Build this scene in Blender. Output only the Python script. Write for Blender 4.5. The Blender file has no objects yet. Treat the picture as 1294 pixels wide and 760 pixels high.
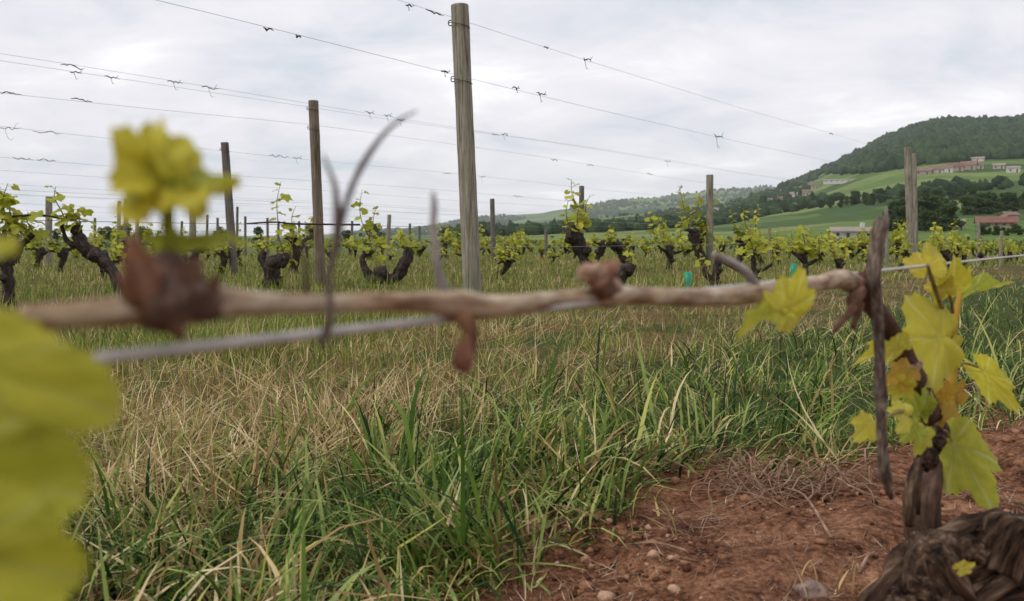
import bpy, bmesh, math, random
import numpy as np
from mathutils import Vector, Matrix, noise, Euler

random.seed(11)
rng = np.random.default_rng(11)
SC = bpy.context.scene
COL = SC.collection
PI = math.pi

# ------------------------------------------------------------------ camera frame
F = 1015.0                       # focal length in photo pixels (photo 1294 x 760)
CAMZ = 0.46
PITCH = math.atan(80.0 / F)      # looking slightly down: horizon at photo row 300
CP, SP = math.cos(PITCH), math.sin(PITCH)
U = Vector((math.sin(math.radians(40)), math.cos(math.radians(40)), 0))   # along the vine rows
N = Vector((-U.y, U.x, 0))                                               # across the rows


def P(px, py, D):
    """world point seen at photo pixel (px, py), D metres ahead of the camera"""
    a, b = (px - 647) / F, (380 - py) / F
    v = Vector((a, CP + b * SP, -SP + b * CP))
    v *= D / v.y
    return Vector((v.x, v.y, v.z + CAMZ))


def rowD(px, n):
    a = (px - 647) / F
    return n / (N.y + N.x * a)


def ns(n, s, z=0.0):
    return N * n + U * s + Vector((0, 0, z))


def ground_z(x, y):
    r = math.hypot(x, y)
    z = 0.0
    if r > 7:
        z -= 0.010 * (min(r, 95) - 7)
    z += 0.03 * noise.noise(Vector((x * .35, y * .35, 3.0))) * min(1.0, 14 / (r + 1e-6))
    n = x * N.x + y * N.y
    if r < 7:
        m = noise.noise(Vector((x * 2.1, y * 2.1, 9.0)))
        z += 0.016 * m
        if n < 0.95:
            k = min(1, max(0, (0.95 - n) / 0.3))
            z += k * (0.022 * noise.noise(Vector((x * 5.5, y * 5.5, 1.0))) + 0.012 * noise.noise(Vector((x * 14, y * 14, 5.0)))
                      + 0.006 * noise.noise(Vector((x * 38, y * 38, 7.0))) + .05 * max(0, 1 - abs(n - .12) / .45))
    return z


def gpt(x, y, dz=0.0):
    return Vector((x, y, ground_z(x, y) + dz))


# ------------------------------------------------------------------ object helpers
class MB:
    """collects faces, then links them as ONE mesh object"""
    def __init__(self):
        self.v, self.f, self.bark, self.mi = [], [], [], []
        self.cur = 0

    def add(self, verts, faces, bark=None):
        o = len(self.v)
        self.v.extend([tuple(p) for p in verts])
        self.f.extend([tuple(i + o for i in q) for q in faces])
        self.mi.extend([self.cur] * len(faces))
        self.bark.extend(bark if bark is not None else [tuple(p) for p in verts])

    def mesh(self, name, mats, origin=None, smooth=True):
        me = bpy.data.meshes.new(name)
        v = np.array(self.v, dtype=np.float64)
        if origin is not None and len(v):
            v = v - np.array(origin)
        me.from_pydata(v.tolist(), [], self.f)
        if not isinstance(mats, (list, tuple)):
            mats = [mats]
        for m in mats:
            me.materials.append(m)
        if len(mats) > 1:
            me.polygons.foreach_set('material_index', self.mi)
        if smooth:
            me.polygons.foreach_set('use_smooth', [True] * len(me.polygons))
        at = me.attributes.new('bark', 'FLOAT_VECTOR', 'POINT')
        at.data.foreach_set('vector', np.array(self.bark, dtype=np.float32).ravel())
        me.update()
        return me

    def build(self, name, mats, parent=None, origin=None, smooth=True):
        me = self.mesh(name, mats, origin, smooth)
        o = bpy.data.objects.new(name, me)
        COL.objects.link(o)
        if parent is not None:
            o.parent = parent
        elif origin is not None:
            o.location = origin
        return o


def tag(o, label=None, cat=None, group=None, kind=None):
    if label: o['label'] = label
    if cat: o['category'] = cat
    if group: o['group'] = group
    if kind: o['kind'] = kind
    return o


def empty(name, loc, label=None, cat=None, group=None, rz=0.0):
    o = bpy.data.objects.new(name, None)
    o.empty_display_size = 0.05
    o.location = loc
    o.rotation_euler = (0, 0, rz)
    COL.objects.link(o)
    return tag(o, label, cat, group)


def copy_tree(o, parent=None):
    c = o.copy()
    COL.objects.link(c)
    if parent is not None:
        c.parent = parent
    for ch in list(KIDS.get(o.name, [])):
        cc = copy_tree(ch, c)
        KIDS.setdefault(c.name, []).append(cc)
    return c


KIDS = {}


def kid(parent, child):
    child.parent = parent
    KIDS.setdefault(parent.name, []).append(child)
    return child


def crom(pts, per):
    """Catmull-Rom through rows of values"""
    p = np.array(pts, dtype=float)
    if len(p) == 2:
        t = np.linspace(0, 1, per + 1)[:, None]
        return p[0] * (1 - t) + p[1] * t
    q = np.vstack([2 * p[0] - p[1], p, 2 * p[-1] - p[-2]])
    out = []
    for i in range(1, len(q) - 2):
        for k in range(per):
            t = k / per
            a, b, c, d = q[i - 1], q[i], q[i + 1], q[i + 2]
            out.append(.5 * ((2 * b) + (c - a) * t + (2 * a - 5 * b + 4 * c - d) * t * t + (3 * b - a - 3 * c + d) * t ** 3))
    out.append(p[-1])
    return np.array(out)


def tube(mb, pts, rad, sides=8, per=6, amp=0.0, freq=3.0, seed=0.0, cap=True, flat=1.0, along=0.25, lf=.16):
    """a tapering limb through pts; amp roughens it like bark (fraction of the radius)"""
    rows = [list(p) + [r] for p, r in zip(pts, rad)]
    c = crom(rows, per)
    pos, r = c[:, :3], np.maximum(c[:, 3], 1e-5)
    n = len(pos)
    tan = np.gradient(pos, axis=0)
    tan /= np.linalg.norm(tan, axis=1)[:, None] + 1e-12
    ref = Vector(tan[0]).orthogonal().normalized()
    verts, bark, faces = [], [], []
    L = 0.0
    for i in range(n):
        t = Vector(tan[i])
        ref = (ref - t * ref.dot(t))
        if ref.length < 1e-6:
            ref = t.orthogonal()
        ref.normalize()
        b = t.cross(ref)
        if i:
            L += float(np.linalg.norm(pos[i] - pos[i - 1]))
        for k in range(sides):
            a = 2 * PI * k / sides
            d = ref * math.cos(a) + b * (math.sin(a) * flat)
            rr = r[i]
            bk = (math.cos(a) * rr, math.sin(a) * rr, L * along)
            if amp:
                w = Vector((math.cos(a) * freq * .35 + seed, math.sin(a) * freq * .35 - seed, L / max(rad) * freq * lf))
                rr *= 1 + amp * (noise.noise(w) + .5 * noise.noise(w * 2.7))
            verts.append(Vector(pos[i]) + d * rr)
            bark.append((bk[0] + seed, bk[1], bk[2]))
    for i in range(n - 1):
        for k in range(sides):
            k2 = (k + 1) % sides
            faces.append((i * sides + k, i * sides + k2, (i + 1) * sides + k2, (i + 1) * sides + k))
    if cap:
        for i, s in ((0, -1), (n - 1, 1)):
            verts.append(Vector(pos[i]) + Vector(tan[i]) * (s * r[i] * .25))
            bark.append((seed, 0, L * along * (i > 0)))
            c0 = len(verts) - 1
            for k in range(sides):
                k2 = (k + 1) % sides
                q = (i * sides + k, i * sides + k2, c0)
                faces.append(q if s > 0 else (q[1], q[0], q[2]))
    mb.add(verts, faces, bark)


def blob(mb, c, r, amp=.25, seed=0.0, sub=2, sc=(1, 1, 1), freq=1.6):
    bm = bmesh.new()
    bmesh.ops.create_icosphere(bm, subdivisions=sub, radius=1)
    vs = []
    for v in bm.verts:
        d = v.co.normalized()
        k = 1 + amp * (noise.noise(d * freq + Vector((seed, seed * .7, 0))) + .5 * noise.noise(d * freq * 2.3 + Vector((0, seed, 2))))
        vs.append(Vector(c) + Vector((d.x * sc[0], d.y * sc[1], d.z * sc[2])) * (r * k))
    bm.verts.index_update()
    fs = [tuple(v.index for v in f.verts) for f in bm.faces]
    bm.free()
    mb.add(vs, fs)


# ------------------------------------------------------------------ grape leaf
LOBES = [(90, 1.0), (37, .86), (143, .86), (-18, .66), (198, .66)]


def leaf_outline(nout=60, seed=0, young=0.0, rnd=0.0):
    rs = random.Random(seed)
    ph = rs.random() * 6
    lobe_k = [rs.random() for _ in range(5)]
    out = []
    for k in range(nout):
        a = -PI / 2 + 2 * PI * (k + .5) / nout
        r = .40 + young * .08
        for (la, lr) in LOBES:
            d = abs((a - math.radians(la) + PI) % (2 * PI) - PI)
            w = math.radians(25)
            r = max(r, (.50 + (lr - .50) * math.exp(-(d / w) ** 2 * .9)))
        r = max(r, rnd * (.92 + .08 * math.sin(a)))
        r *= .94 + .12 * lobe_k[int((a + PI) / (2 * PI) * 5) % 5]
        # notch where the stalk joins
        dn = abs((a + PI / 2 + PI) % (2 * PI) - PI)
        r *= 1 - .75 * math.exp(-(dn / .28) ** 2)
        r *= 1 + .045 * (1 if k % 2 else -1) + .05 * math.sin(3 * a + ph) + .03 * math.sin(7 * a + ph * 2)
        out.append((a, r))
    return out


def leaf_geo(nout=60, rings=4, seed=0, cup=.18, wave=.06, fold=.25, young=0.0, rnd=0.0):
    """leaf lying in XY, stalk joint at the origin, tip towards +Y, about 1 long; returns verts, faces, bark (x,y = leaf plane, z = vein)"""
    rs = random.Random(seed)
    ol = leaf_outline(nout, seed, young, rnd)
    cx, cy = 0.0, .0
    verts, bark = [Vector((0, 0, 0))], [(0, 0, 1)]
    ph = rs.random() * 6
    vein_k = {min(range(nout), key=lambda k: abs((ol[k][0] - math.radians(a) + PI) % (2 * PI) - PI)) for a, _ in LOBES}
    for j in range(1, rings + 1):
        t = j / rings
        for k, (a, r) in enumerate(ol):
            rr = r * t if j == rings else (r * t * (1 - .10 * (1 - t)))
            x, y = rr * math.cos(a), rr * math.sin(a)
            z = (.10 * math.sin(x * 4 + ph * 3) * math.cos(y * 3.1 + ph) + .035 * math.sin(x * 13 + ph) * math.sin(y * 11 - ph)) * t - cup * (x * x * .9 + y * y * .7) + wave * math.sin(a * 5 + ph) * t * t + fold * abs(x) * .5
            z += .0 if k in vein_k else .03 * min(1, 1.3 - t)
            verts.append(Vector((x, y + .0, z)))
            bark.append((x, y, 1.0 if k in vein_k else 0.0))
    faces = []
    for k in range(nout):
        k2 = (k + 1) % nout
        if k2 == 0:
            continue
        faces.append((0, 1 + k, 1 + k2))
        for j in range(rings - 1):
            a, b = 1 + j * nout, 1 + (j + 1) * nout
            faces.append((a + k, b + k, b + k2, a + k2))
    return verts, faces, bark


def leaf_at(mb, base, tip, face, width=1.0, seed=0, nout=60, rings=4, **kw):
    """put a leaf so its stalk joint is at base, its tip at tip and its upper side looks towards `face`"""
    vs, fs, bk = leaf_geo(nout, rings, seed, **kw)
    y = Vector(tip) - Vector(base)
    L = y.length
    y.normalize()
    z = Vector(face) - y * Vector(face).dot(y)
    z.normalize()
    x = y.cross(z)
    M = Matrix((x * L * width, y * L, z * L)).transposed()
    mb.add([Vector(base) + M @ v for v in vs], fs, bk)


# ------------------------------------------------------------------ materials
def mat(name):
    m = bpy.data.materials.new(name)
    m.use_nodes = True
    nt = m.node_tree
    nt.nodes.clear()
    return m, nt


def nd(nt, t, **kw):
    n = nt.nodes.new(t)
    for k, v in kw.items():
        setattr(n, k, v)
    return n


def ramp(nt, stops, interp='LINEAR'):
    n = nt.nodes.new('ShaderNodeValToRGB')
    cr = n.color_ramp
    cr.interpolation = interp
    while len(cr.elements) < len(stops):
        cr.elements.new(.5)
    for e, (p, c) in zip(cr.elements, stops):
        e.position = p
        e.color = (c[0], c[1], c[2], 1)
    return n


def out(nt, shader):
    o = nt.nodes.new('ShaderNodeOutputMaterial')
    nt.links.new(shader, o.inputs['Surface'])
    return o


def noise_n(nt, vec, scale, detail=4, rough=.55, dist=0.0):
    n = nd(nt, 'ShaderNodeTexNoise')
    n.inputs['Scale'].default_value = scale
    n.inputs['Detail'].default_value = detail
    n.inputs['Roughness'].default_value = rough
    n.inputs['Distortion'].default_value = dist
    if vec is not None:
        nt.links.new(vec, n.inputs['Vector'])
    return n


def principled(nt, rough=.7, spec=.3):
    b = nd(nt, 'ShaderNodeBsdfPrincipled')
    b.inputs['Roughness'].default_value = rough
    b.inputs['Specular IOR Level'].default_value = spec
    return b


def bumped(nt, b, height, strength=.5, dist=.01):
    u = nd(nt, 'ShaderNodeBump')
    u.inputs['Strength'].default_value = strength
    u.inputs['Distance'].default_value = dist
    nt.links.new(height, u.inputs['Height'])
    nt.links.new(u.outputs[0], b.inputs['Normal'])


def bark_mat(name, stops, scale=60, stretch=1.0, bump=.6, dist=.003, rough=.85, spec=.2, spots=None):
    """fibrous bark following the limb (attribute bark = round the limb, along the limb)"""
    m, nt = mat(name)
    a = nd(nt, 'ShaderNodeAttribute', attribute_name='bark')
    n1 = noise_n(nt, a.outputs['Vector'], scale, 6, .65, .3)
    r = ramp(nt, stops)
    nt.links.new(n1.outputs[0], r.inputs[0])
    b = principled(nt, rough, spec)
    col = r.outputs[0]
    g = nd(nt, 'ShaderNodeNewGeometry')
    n3 = noise_n(nt, g.outputs['Position'], scale * .35, 3)
    mx = nd(nt, 'ShaderNodeMixRGB', blend_type='MULTIPLY')
    mx.inputs[0].default_value = .7
    r3 = ramp(nt, [(.3, (.55, .5, .5)), (.65, (1.15, 1.12, 1.1))])
    nt.links.new(n3.outputs[0], r3.inputs[0])
    nt.links.new(col, mx.inputs[1]); nt.links.new(r3.outputs[0], mx.inputs[2])
    nt.links.new(mx.outputs[0], b.inputs['Base Color'])
    bumped(nt, b, n1.outputs[0], bump, dist)
    out(nt, b.outputs[0])
    return m


def leaf_mat(name, stops, trans=.45, veins=None, rough=.5, scale=6.0, spots=None):
    m, nt = mat(name)
    a = nd(nt, 'ShaderNodeAttribute', attribute_name='bark')
    g = nd(nt, 'ShaderNodeNewGeometry')
    n1 = noise_n(nt, a.outputs['Vector'], scale, 4, .6)
    ri = nd(nt, 'ShaderNodeMath', operation='MULTIPLY_ADD')
    nt.links.new(g.outputs['Random Per Island'], ri.inputs[0])
    ri.inputs[1].default_value = .55
    nt.links.new(n1.outputs[0], ri.inputs[2])
    mm = nd(nt, 'ShaderNodeMath', operation='SUBTRACT')
    nt.links.new(ri.outputs[0], mm.inputs[0]); mm.inputs[1].default_value = .27
    oi = nd(nt, 'ShaderNodeObjectInfo')
    mo = nd(nt, 'ShaderNodeMath', operation='MULTIPLY_ADD')
    nt.links.new(oi.outputs['Random'], mo.inputs[0]); mo.inputs[1].default_value = .36
    ms0 = nd(nt, 'ShaderNodeMath', operation='SUBTRACT')
    nt.links.new(mm.outputs[0], ms0.inputs[0]); ms0.inputs[1].default_value = .18
    nt.links.new(ms0.outputs[0], mo.inputs[2])
    r = ramp(nt, stops)
    nt.links.new(mo.outputs[0], r.inputs[0])
    col = r.outputs[0]
    if veins:
        sx = nd(nt, 'ShaderNodeSeparateXYZ')
        nt.links.new(a.outputs['Vector'], sx.inputs[0])
        pw = nd(nt, 'ShaderNodeMath', operation='POWER')
        nt.links.new(sx.outputs['Z'], pw.inputs[0]); pw.inputs[1].default_value = 3
        fac = nd(nt, 'ShaderNodeMath', operation='MULTIPLY'); nt.links.new(pw.outputs[0], fac.inputs[0]); fac.inputs[1].default_value = .85
        mx = nd(nt, 'ShaderNodeMixRGB')
        nt.links.new(fac.outputs[0], mx.inputs[0]); nt.links.new(col, mx.inputs[1])
        mx.inputs[2].default_value = (*veins, 1)
        col = mx.outputs[0]
    if spots:
        v = noise_n(nt, a.outputs['Vector'], 9, 3, .7)
        rr = ramp(nt, [(.60, (0, 0, 0)), (.68, (1, 1, 1))])
        nt.links.new(v.outputs[0], rr.inputs[0])
        mx = nd(nt, 'ShaderNodeMixRGB')
        nt.links.new(rr.outputs[0], mx.inputs[0]); nt.links.new(col, mx.inputs[1])
        mx.inputs[2].default_value = (*spots, 1)
        col = mx.outputs[0]
    b = principled(nt, rough, .2)
    nt.links.new(col, b.inputs['Base Color'])
    n2 = noise_n(nt, a.outputs['Vector'], 22, 3)
    bumped(nt, b, n2.outputs[0], .25, .001)
    t = nd(nt, 'ShaderNodeBsdfTranslucent')
    nt.links.new(col, t.inputs['Color'])
    ms = nd(nt, 'ShaderNodeMixShader')
    ms.inputs[0].default_value = trans
    nt.links.new(b.outputs[0], ms.inputs[1]); nt.links.new(t.outputs[0], ms.inputs[2])
    out(nt, ms.outputs[0])
    return m


def flat_mat(name, col, rough=.7, spec=.3, var=.25, scale=8.0, metal=0.0):
    m, nt = mat(name)
    tc = nd(nt, 'ShaderNodeTexCoord')
    n1 = noise_n(nt, tc.outputs['Object'], scale, 4)
    r = ramp(nt, [(.3, tuple(c * (1 - var) for c in col)), (.7, tuple(min(1, c * (1 + var)) for c in col))])
    nt.links.new(n1.outputs[0], r.inputs[0])
    b = principled(nt, rough, spec)
    b.inputs['Metallic'].default_value = metal
    nt.links.new(r.outputs[0], b.inputs['Base Color'])
    out(nt, b.outputs[0])
    return m


def post_mat(name, dark, mid, light):
    m, nt = mat(name)
    tc = nd(nt, 'ShaderNodeTexCoord')
    mp = nd(nt, 'ShaderNodeMapping')
    mp.inputs['Scale'].default_value = (1, 1, .06)
    nt.links.new(tc.outputs['Object'], mp.inputs[0])
    oi = nd(nt, 'ShaderNodeObjectInfo')
    ad = nd(nt, 'ShaderNodeVectorMath', operation='ADD')
    nt.links.new(mp.outputs[0], ad.inputs[0]); nt.links.new(oi.outputs['Random'], ad.inputs[1])
    n1 = noise_n(nt, ad.outputs[0], 85, 6, .7, .5)
    n2 = noise_n(nt, tc.outputs['Object'], 5, 4)
    r = ramp(nt, [(.28, dark), (.5, mid), (.74, light)])
    nt.links.new(n1.outputs[0], r.inputs[0])
    mx = nd(nt, 'ShaderNodeMixRGB', blend_type='MULTIPLY'); mx.inputs[0].default_value = 1
    r2 = ramp(nt, [(.3, (.72, .76, .68)), (.7, (1.08, 1.03, 1.0))])
    nt.links.new(n2.outputs[0], r2.inputs[0])
    nt.links.new(r.outputs[0], mx.inputs[1]); nt.links.new(r2.outputs[0], mx.inputs[2])
    # long drying cracks
    mp2 = nd(nt, 'ShaderNodeMapping'); mp2.inputs['Scale'].default_value = (1, 1, .025)
    nt.links.new(tc.outputs['Object'], mp2.inputs[0])
    v = nd(nt, 'ShaderNodeTexVoronoi', feature='DISTANCE_TO_EDGE'); v.inputs['Scale'].default_value = 36
    nt.links.new(mp2.outputs[0], v.inputs['Vector'])
    r3 = ramp(nt, [(.0, (.25, .22, .2)), (.05, (1, 1, 1))])
    nt.links.new(v.outputs['Distance'], r3.inputs[0])
    mx2 = nd(nt, 'ShaderNodeMixRGB', blend_type='MULTIPLY'); mx2.inputs[0].default_value = .75
    nt.links.new(mx.outputs[0], mx2.inputs[1]); nt.links.new(r3.outputs[0], mx2.inputs[2])
    b = principled(nt, .9, .15)
    nt.links.new(mx2.outputs[0], b.inputs['Base Color'])
    bumped(nt, b, n1.outputs[0], .7, .006)
    out(nt, b.outputs[0])
    return m


def blade_mat(name, stops, trans=.35, rough=.55, spec=.14):
    m, nt = mat(name)
    g = nd(nt, 'ShaderNodeNewGeometry')
    a = nd(nt, 'ShaderNodeAttribute', attribute_name='tt')
    r = ramp(nt, stops)
    n = noise_n(nt, g.outputs['Position'], 1.7, 3)
    s = nd(nt, 'ShaderNodeMath', operation='MULTIPLY_ADD')
    nt.links.new(n.outputs[0], s.inputs[0]); s.inputs[1].default_value = .8
    s2 = nd(nt, 'ShaderNodeMath', operation='MULTIPLY_ADD')
    nt.links.new(g.outputs['Random Per Island'], s2.inputs[0]); s2.inputs[1].default_value = .9; s2.inputs[2].default_value = -.38
    nt.links.new(s2.outputs[0], s.inputs[2])
    nt.links.new(s.outputs[0], r.inputs[0])
    b = principled(nt, rough, spec)
    nt.links.new(r.outputs[0], b.inputs['Base Color'])
    t = nd(nt, 'ShaderNodeBsdfTranslucent')
    nt.links.new(r.outputs[0], t.inputs['Color'])
    ms = nd(nt, 'ShaderNodeMixShader'); ms.inputs[0].default_value = trans
    nt.links.new(b.outputs[0], ms.inputs[1]); nt.links.new(t.outputs[0], ms.inputs[2])
    out(nt, ms.outputs[0])
    return m


M = {}
M['post'] = post_mat('weathered_post_wood', (.14, .125, .095), (.285, .262, .21), (.44, .42, .36))
M['post_brown'] = post_mat('brown_post_wood', (.10, .075, .055), (.21, .165, .125), (.33, .28, .23))
M['post_dark'] = post_mat('grey_post_wood', (.09, .08, .075), (.17, .155, .14), (.25, .23, .21))
M['old_bark'] = bark_mat('old_vine_bark', [(.36, (.007, .004, .0025)), (.46, (.045, .025, .014)), (.56, (.105, .064, .040)), (.68, (.26, .18, .125))], 130, bump=1.0, dist=.006)
M['far_bark'] = bark_mat('vine_bark', [(.25, (.012, .009, .008)), (.5, (.045, .034, .028)), (.78, (.14, .115, .095))], 60, bump=.8, dist=.006)
M['arm_bark'] = bark_mat('young_vine_bark', [(.25, (.035, .018, .011)), (.5, (.085, .048, .032)), (.78, (.18, .12, .085))], 240, bump=.6, dist=.0012)
M['cane'] = bark_mat('cane_bark', [(.30, (.085, .036, .016)), (.42, (.25, .145, .075)), (.55, (.42, .325, .21)), (.70, (.55, .48, .37))], 200, bump=.5, dist=.0006, rough=.55, spec=.35)
M['twig'] = bark_mat('dead_twig_bark', [(.28, (.03, .02, .014)), (.48, (.10, .073, .054)), (.72, (.30, .25, .20))], 420, bump=.7, dist=.0007)
M['tendril'] = bark_mat('dry_tendril_bark', [(.25, (.028, .015, .012)), (.5, (.075, .05, .042)), (.78, (.18, .14, .12))], 300, bump=.4, dist=.0004)
M['grey_twig'] = bark_mat('grey_twig_bark', [(.25, (.15, .13, .12)), (.5, (.27, .24, .22)), (.78, (.4, .37, .35))], 300, bump=.4, dist=.0004)
M['scale'] = bark_mat('bud_scale', [(.25, (.05, .022, .014)), (.5, (.14, .07, .042)), (.78, (.30, .19, .125))], 260, bump=.6, dist=.0006)
M['scale_pale'] = bark_mat('pale_bud_wood', [(.25, (.22, .14, .09)), (.5, (.38, .28, .21)), (.78, (.55, .45, .36))], 260, bump=.5, dist=.0005)
M['scale_red'] = bark_mat('red_bud_scale', [(.25, (.12, .05, .03)), (.5, (.26, .125, .07)), (.78, (.44, .30, .21))], 220, bump=.5, dist=.0005)
M['leaf_yellow'] = leaf_mat('yellow_leaf', [(.2, (.48, .42, .035)), (.5, (.60, .54, .05)), (.8, (.65, .60, .11))], .5, veins=(.74, .72, .25))
M['leaf_gold'] = leaf_mat('gold_leaf', [(.2, (.42, .29, .03)), (.45, (.52, .43, .04)), (.8, (.56, .52, .07))], .5, veins=(.68, .62, .22))
M['leaf_orange'] = leaf_mat('orange_leaf', [(.2, (.36, .17, .03)), (.5, (.50, .31, .04)), (.8, (.56, .42, .07))], .5)
M['leaf_green'] = leaf_mat('yellow_green_leaf', [(.2, (.25, .30, .03)), (.5, (.37, .41, .04)), (.8, (.52, .51, .07))], .5, veins=(.60, .62, .24))
M['leaf_olive'] = leaf_mat('olive_leaf', [(.2, (.30, .31, .025)), (.5, (.44, .43, .04)), (.8, (.54, .50, .06))], .5, veins=(.46, .45, .14), scale=2.2)
M['leaf_bud'] = leaf_mat('young_bud_leaf', [(.2, (.50, .34, .035)), (.45, (.58, .50, .04)), (.8, (.62, .58, .08))], .45)
M['leaf_vine'] = leaf_mat('vine_leaf', [(.15, (.20, .26, .028)), (.5, (.42, .44, .045)), (.85, (.58, .55, .09))], .45, scale=3)
M['shoot'] = bark_mat('green_shoot', [(.25, (.12, .11, .03)), (.5, (.22, .18, .05)), (.78, (.33, .26, .09))], 300, bump=.2, dist=.0004, rough=.5)
M['wire'] = flat_mat('galvanised_wire', (.36, .35, .35), .45, .5, .3, 3, .5)
M['wire_near'] = flat_mat('bare_wire', (.50, .47, .45), .5, .5, .25, 90, .25)
M['wire_dark'] = flat_mat('dark_wire', (.10, .095, .10), .6, .4, .3, 3, .2)
M['staple'] = flat_mat('rusty_staple', (.10, .07, .055), .6, .4, .3, 60, .4)
M['tube_green'] = flat_mat('green_plastic', (.015, .26, .13), .45, .4, .15, 20)
# ================================================================== SETTING
def dotn(nt, pos):
    d = nd(nt, 'ShaderNodeVectorMath', operation='DOT_PRODUCT')
    nt.links.new(pos, d.inputs[0]); d.inputs[1].default_value = tuple(N)
    return d.outputs['Value']


def math_n(nt, op, a, b=None, c=None, clamp=False):
    m = nd(nt, 'ShaderNodeMath', operation=op, use_clamp=clamp)
    for i, v in enumerate((a, b, c)):
        if v is None: continue
        if isinstance(v, (int, float)): m.inputs[i].default_value = v
        else: nt.links.new(v, m.inputs[i])
    return m.outputs[0]


def mixc(nt, fac, a, b, bt='MIX'):
    m = nd(nt, 'ShaderNodeMixRGB', blend_type=bt)
    for i, v in enumerate((fac, a, b)):
        if isinstance(v, (int, float)): m.inputs[i].default_value = v
        elif isinstance(v, tuple): m.inputs[i].default_value = (*v, 1)
        else: nt.links.new(v, m.inputs[i])
    return m.outputs[0]


def ground_material():
    m, nt = mat('vineyard_ground')
    g = nd(nt, 'ShaderNodeNewGeometry')
    pos = g.outputs['Position']
    nv = dotn(nt, pos)
    big = noise_n(nt, pos, 2.2, 4).outputs[0]
    mid = noise_n(nt, pos, 14, 5, .65).outputs[0]
    fine = noise_n(nt, pos, 90, 7, .75).outputs[0]
    grit = nd(nt, 'ShaderNodeTexVoronoi'); grit.inputs['Scale'].default_value = 130
    nt.links.new(pos, grit.inputs['Vector'])
    soil = ramp(nt, [(.36, (.018, .007, .004)), (.45, (.115, .050, .027)), (.53, (.25, .118, .064)), (.64, (.42, .235, .14))])
    sv = math_n(nt, 'ADD', math_n(nt, 'MULTIPLY', fine, .55), math_n(nt, 'MULTIPLY', mid, .45))
    nt.links.new(sv, soil.inputs[0])
    gritc = ramp(nt, [(.0, (.65, .6, .6)), (.6, (1.15, 1.1, 1.05))])
    nt.links.new(grit.outputs['Color'], gritc.inputs[0])
    soilc = mixc(nt, .6, soil.outputs[0], gritc.outputs[0], 'MULTIPLY')
    straw = ramp(nt, [(.34, (.035, .02, .009)), (.52, (.16, .10, .042)), (.70, (.34, .245, .11))])
    nt.links.new(fine, straw.inputs[0])
    green = ramp(nt, [(.34, (.015, .022, .007)), (.55, (.06, .085, .022)), (.75, (.14, .16, .045))])
    nt.links.new(fine, green.inputs[0])
    # straw / green mix by patches; strips along the rows beyond the mown lane
    gmix = ramp(nt, [(.42, (0, 0, 0)), (.6, (1, 1, 1))]); nt.links.new(big, gmix.inputs[0])
    sward = mixc(nt, gmix.outputs[0], straw.outputs[0], green.outputs[0])
    e = math_n(nt, 'ADD', nv, math_n(nt, 'MULTIPLY', math_n(nt, 'SUBTRACT', big, .5), .9))
    du = nd(nt, 'ShaderNodeVectorMath', operation='DOT_PRODUCT'); nt.links.new(pos, du.inputs[0]); du.inputs[1].default_value = tuple(U)
    ss = math_n(nt, 'MULTIPLY', math_n(nt, 'MAXIMUM', math_n(nt, 'SUBTRACT', du.outputs['Value'], 1.3), 0.0), .62)
    lane = math_n(nt, 'MULTIPLY_ADD', math_n(nt, 'ADD', e, ss), 3.5, -2.6, True)       # 0 bare soil strip .. 1 grass
    gl = math_n(nt, 'MULTIPLY_ADD', e, 2.5, -3.3, True)          # 0 lush strip .. 1 mown sward
    c1 = mixc(nt, gl, green.outputs[0], sward)
    col = mixc(nt, lane, soilc, c1)
    # far away the sward is greener and even
    ln = nd(nt, 'ShaderNodeVectorMath', operation='LENGTH'); nt.links.new(pos, ln.inputs[0])
    far = math_n(nt, 'MULTIPLY_ADD', ln.outputs['Value'], .02, -.3, True)
    farn = noise_n(nt, pos, .02, 4).outputs[0]
    farc = ramp(nt, [(.35, (.075, .10, .036)), (.5, (.115, .135, .05)), (.62, (.085, .125, .04)), (.75, (.16, .145, .075))])
    nt.links.new(farn, farc.inputs[0])
    col = mixc(nt, far, col, farc.outputs[0])
    b = principled(nt, .95, .1)
    nt.links.new(col, b.inputs['Base Color'])
    h = math_n(nt, 'ADD', math_n(nt, 'MULTIPLY', fine, .6), math_n(nt, 'MULTIPLY', grit.outputs['Distance'], -.5))
    bumped(nt, b, h, 1.0, .014)
    out(nt, b.outputs[0])
    return m


def build_ground():
    az = [math.radians(a) for a in np.arange(-62, 62.01, .36)] + [math.radians(a) for a in np.arange(66, 298, 6)]
    rs = [0.12 * (1.0 + .0) * (math.exp(math.log(8500 / .12) * (k / 330))) for k in range(331)]
    v = [(0, 0, ground_z(0, 0))]
    na = len(az)
    for r in rs:
        for a in az:
            x, y = r * math.sin(a), r * math.cos(a)
            v.append((x, y, ground_z(x, y)))
    f = []
    for k in range(na):
        f.append((0, 1 + (k + 1) % na, 1 + k))
    for j in range(len(rs) - 1):
        for k in range(na):
            k2 = (k + 1) % na
            f.append((1 + j * na + k, 1 + j * na + k2, 1 + (j + 1) * na + k2, 1 + (j + 1) * na + k))
    me = bpy.data.meshes.new('ground')
    me.from_pydata(v, [], f)
    me.materials.append(ground_material())
    me.polygons.foreach_set('use_smooth', [True] * len(me.polygons))
    o = bpy.data.objects.new('ground', me)
    COL.objects.link(o)
    tag(o, 'vineyard ground, bare red soil below the vine and grass beyond', kind='structure')


build_ground()


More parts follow.
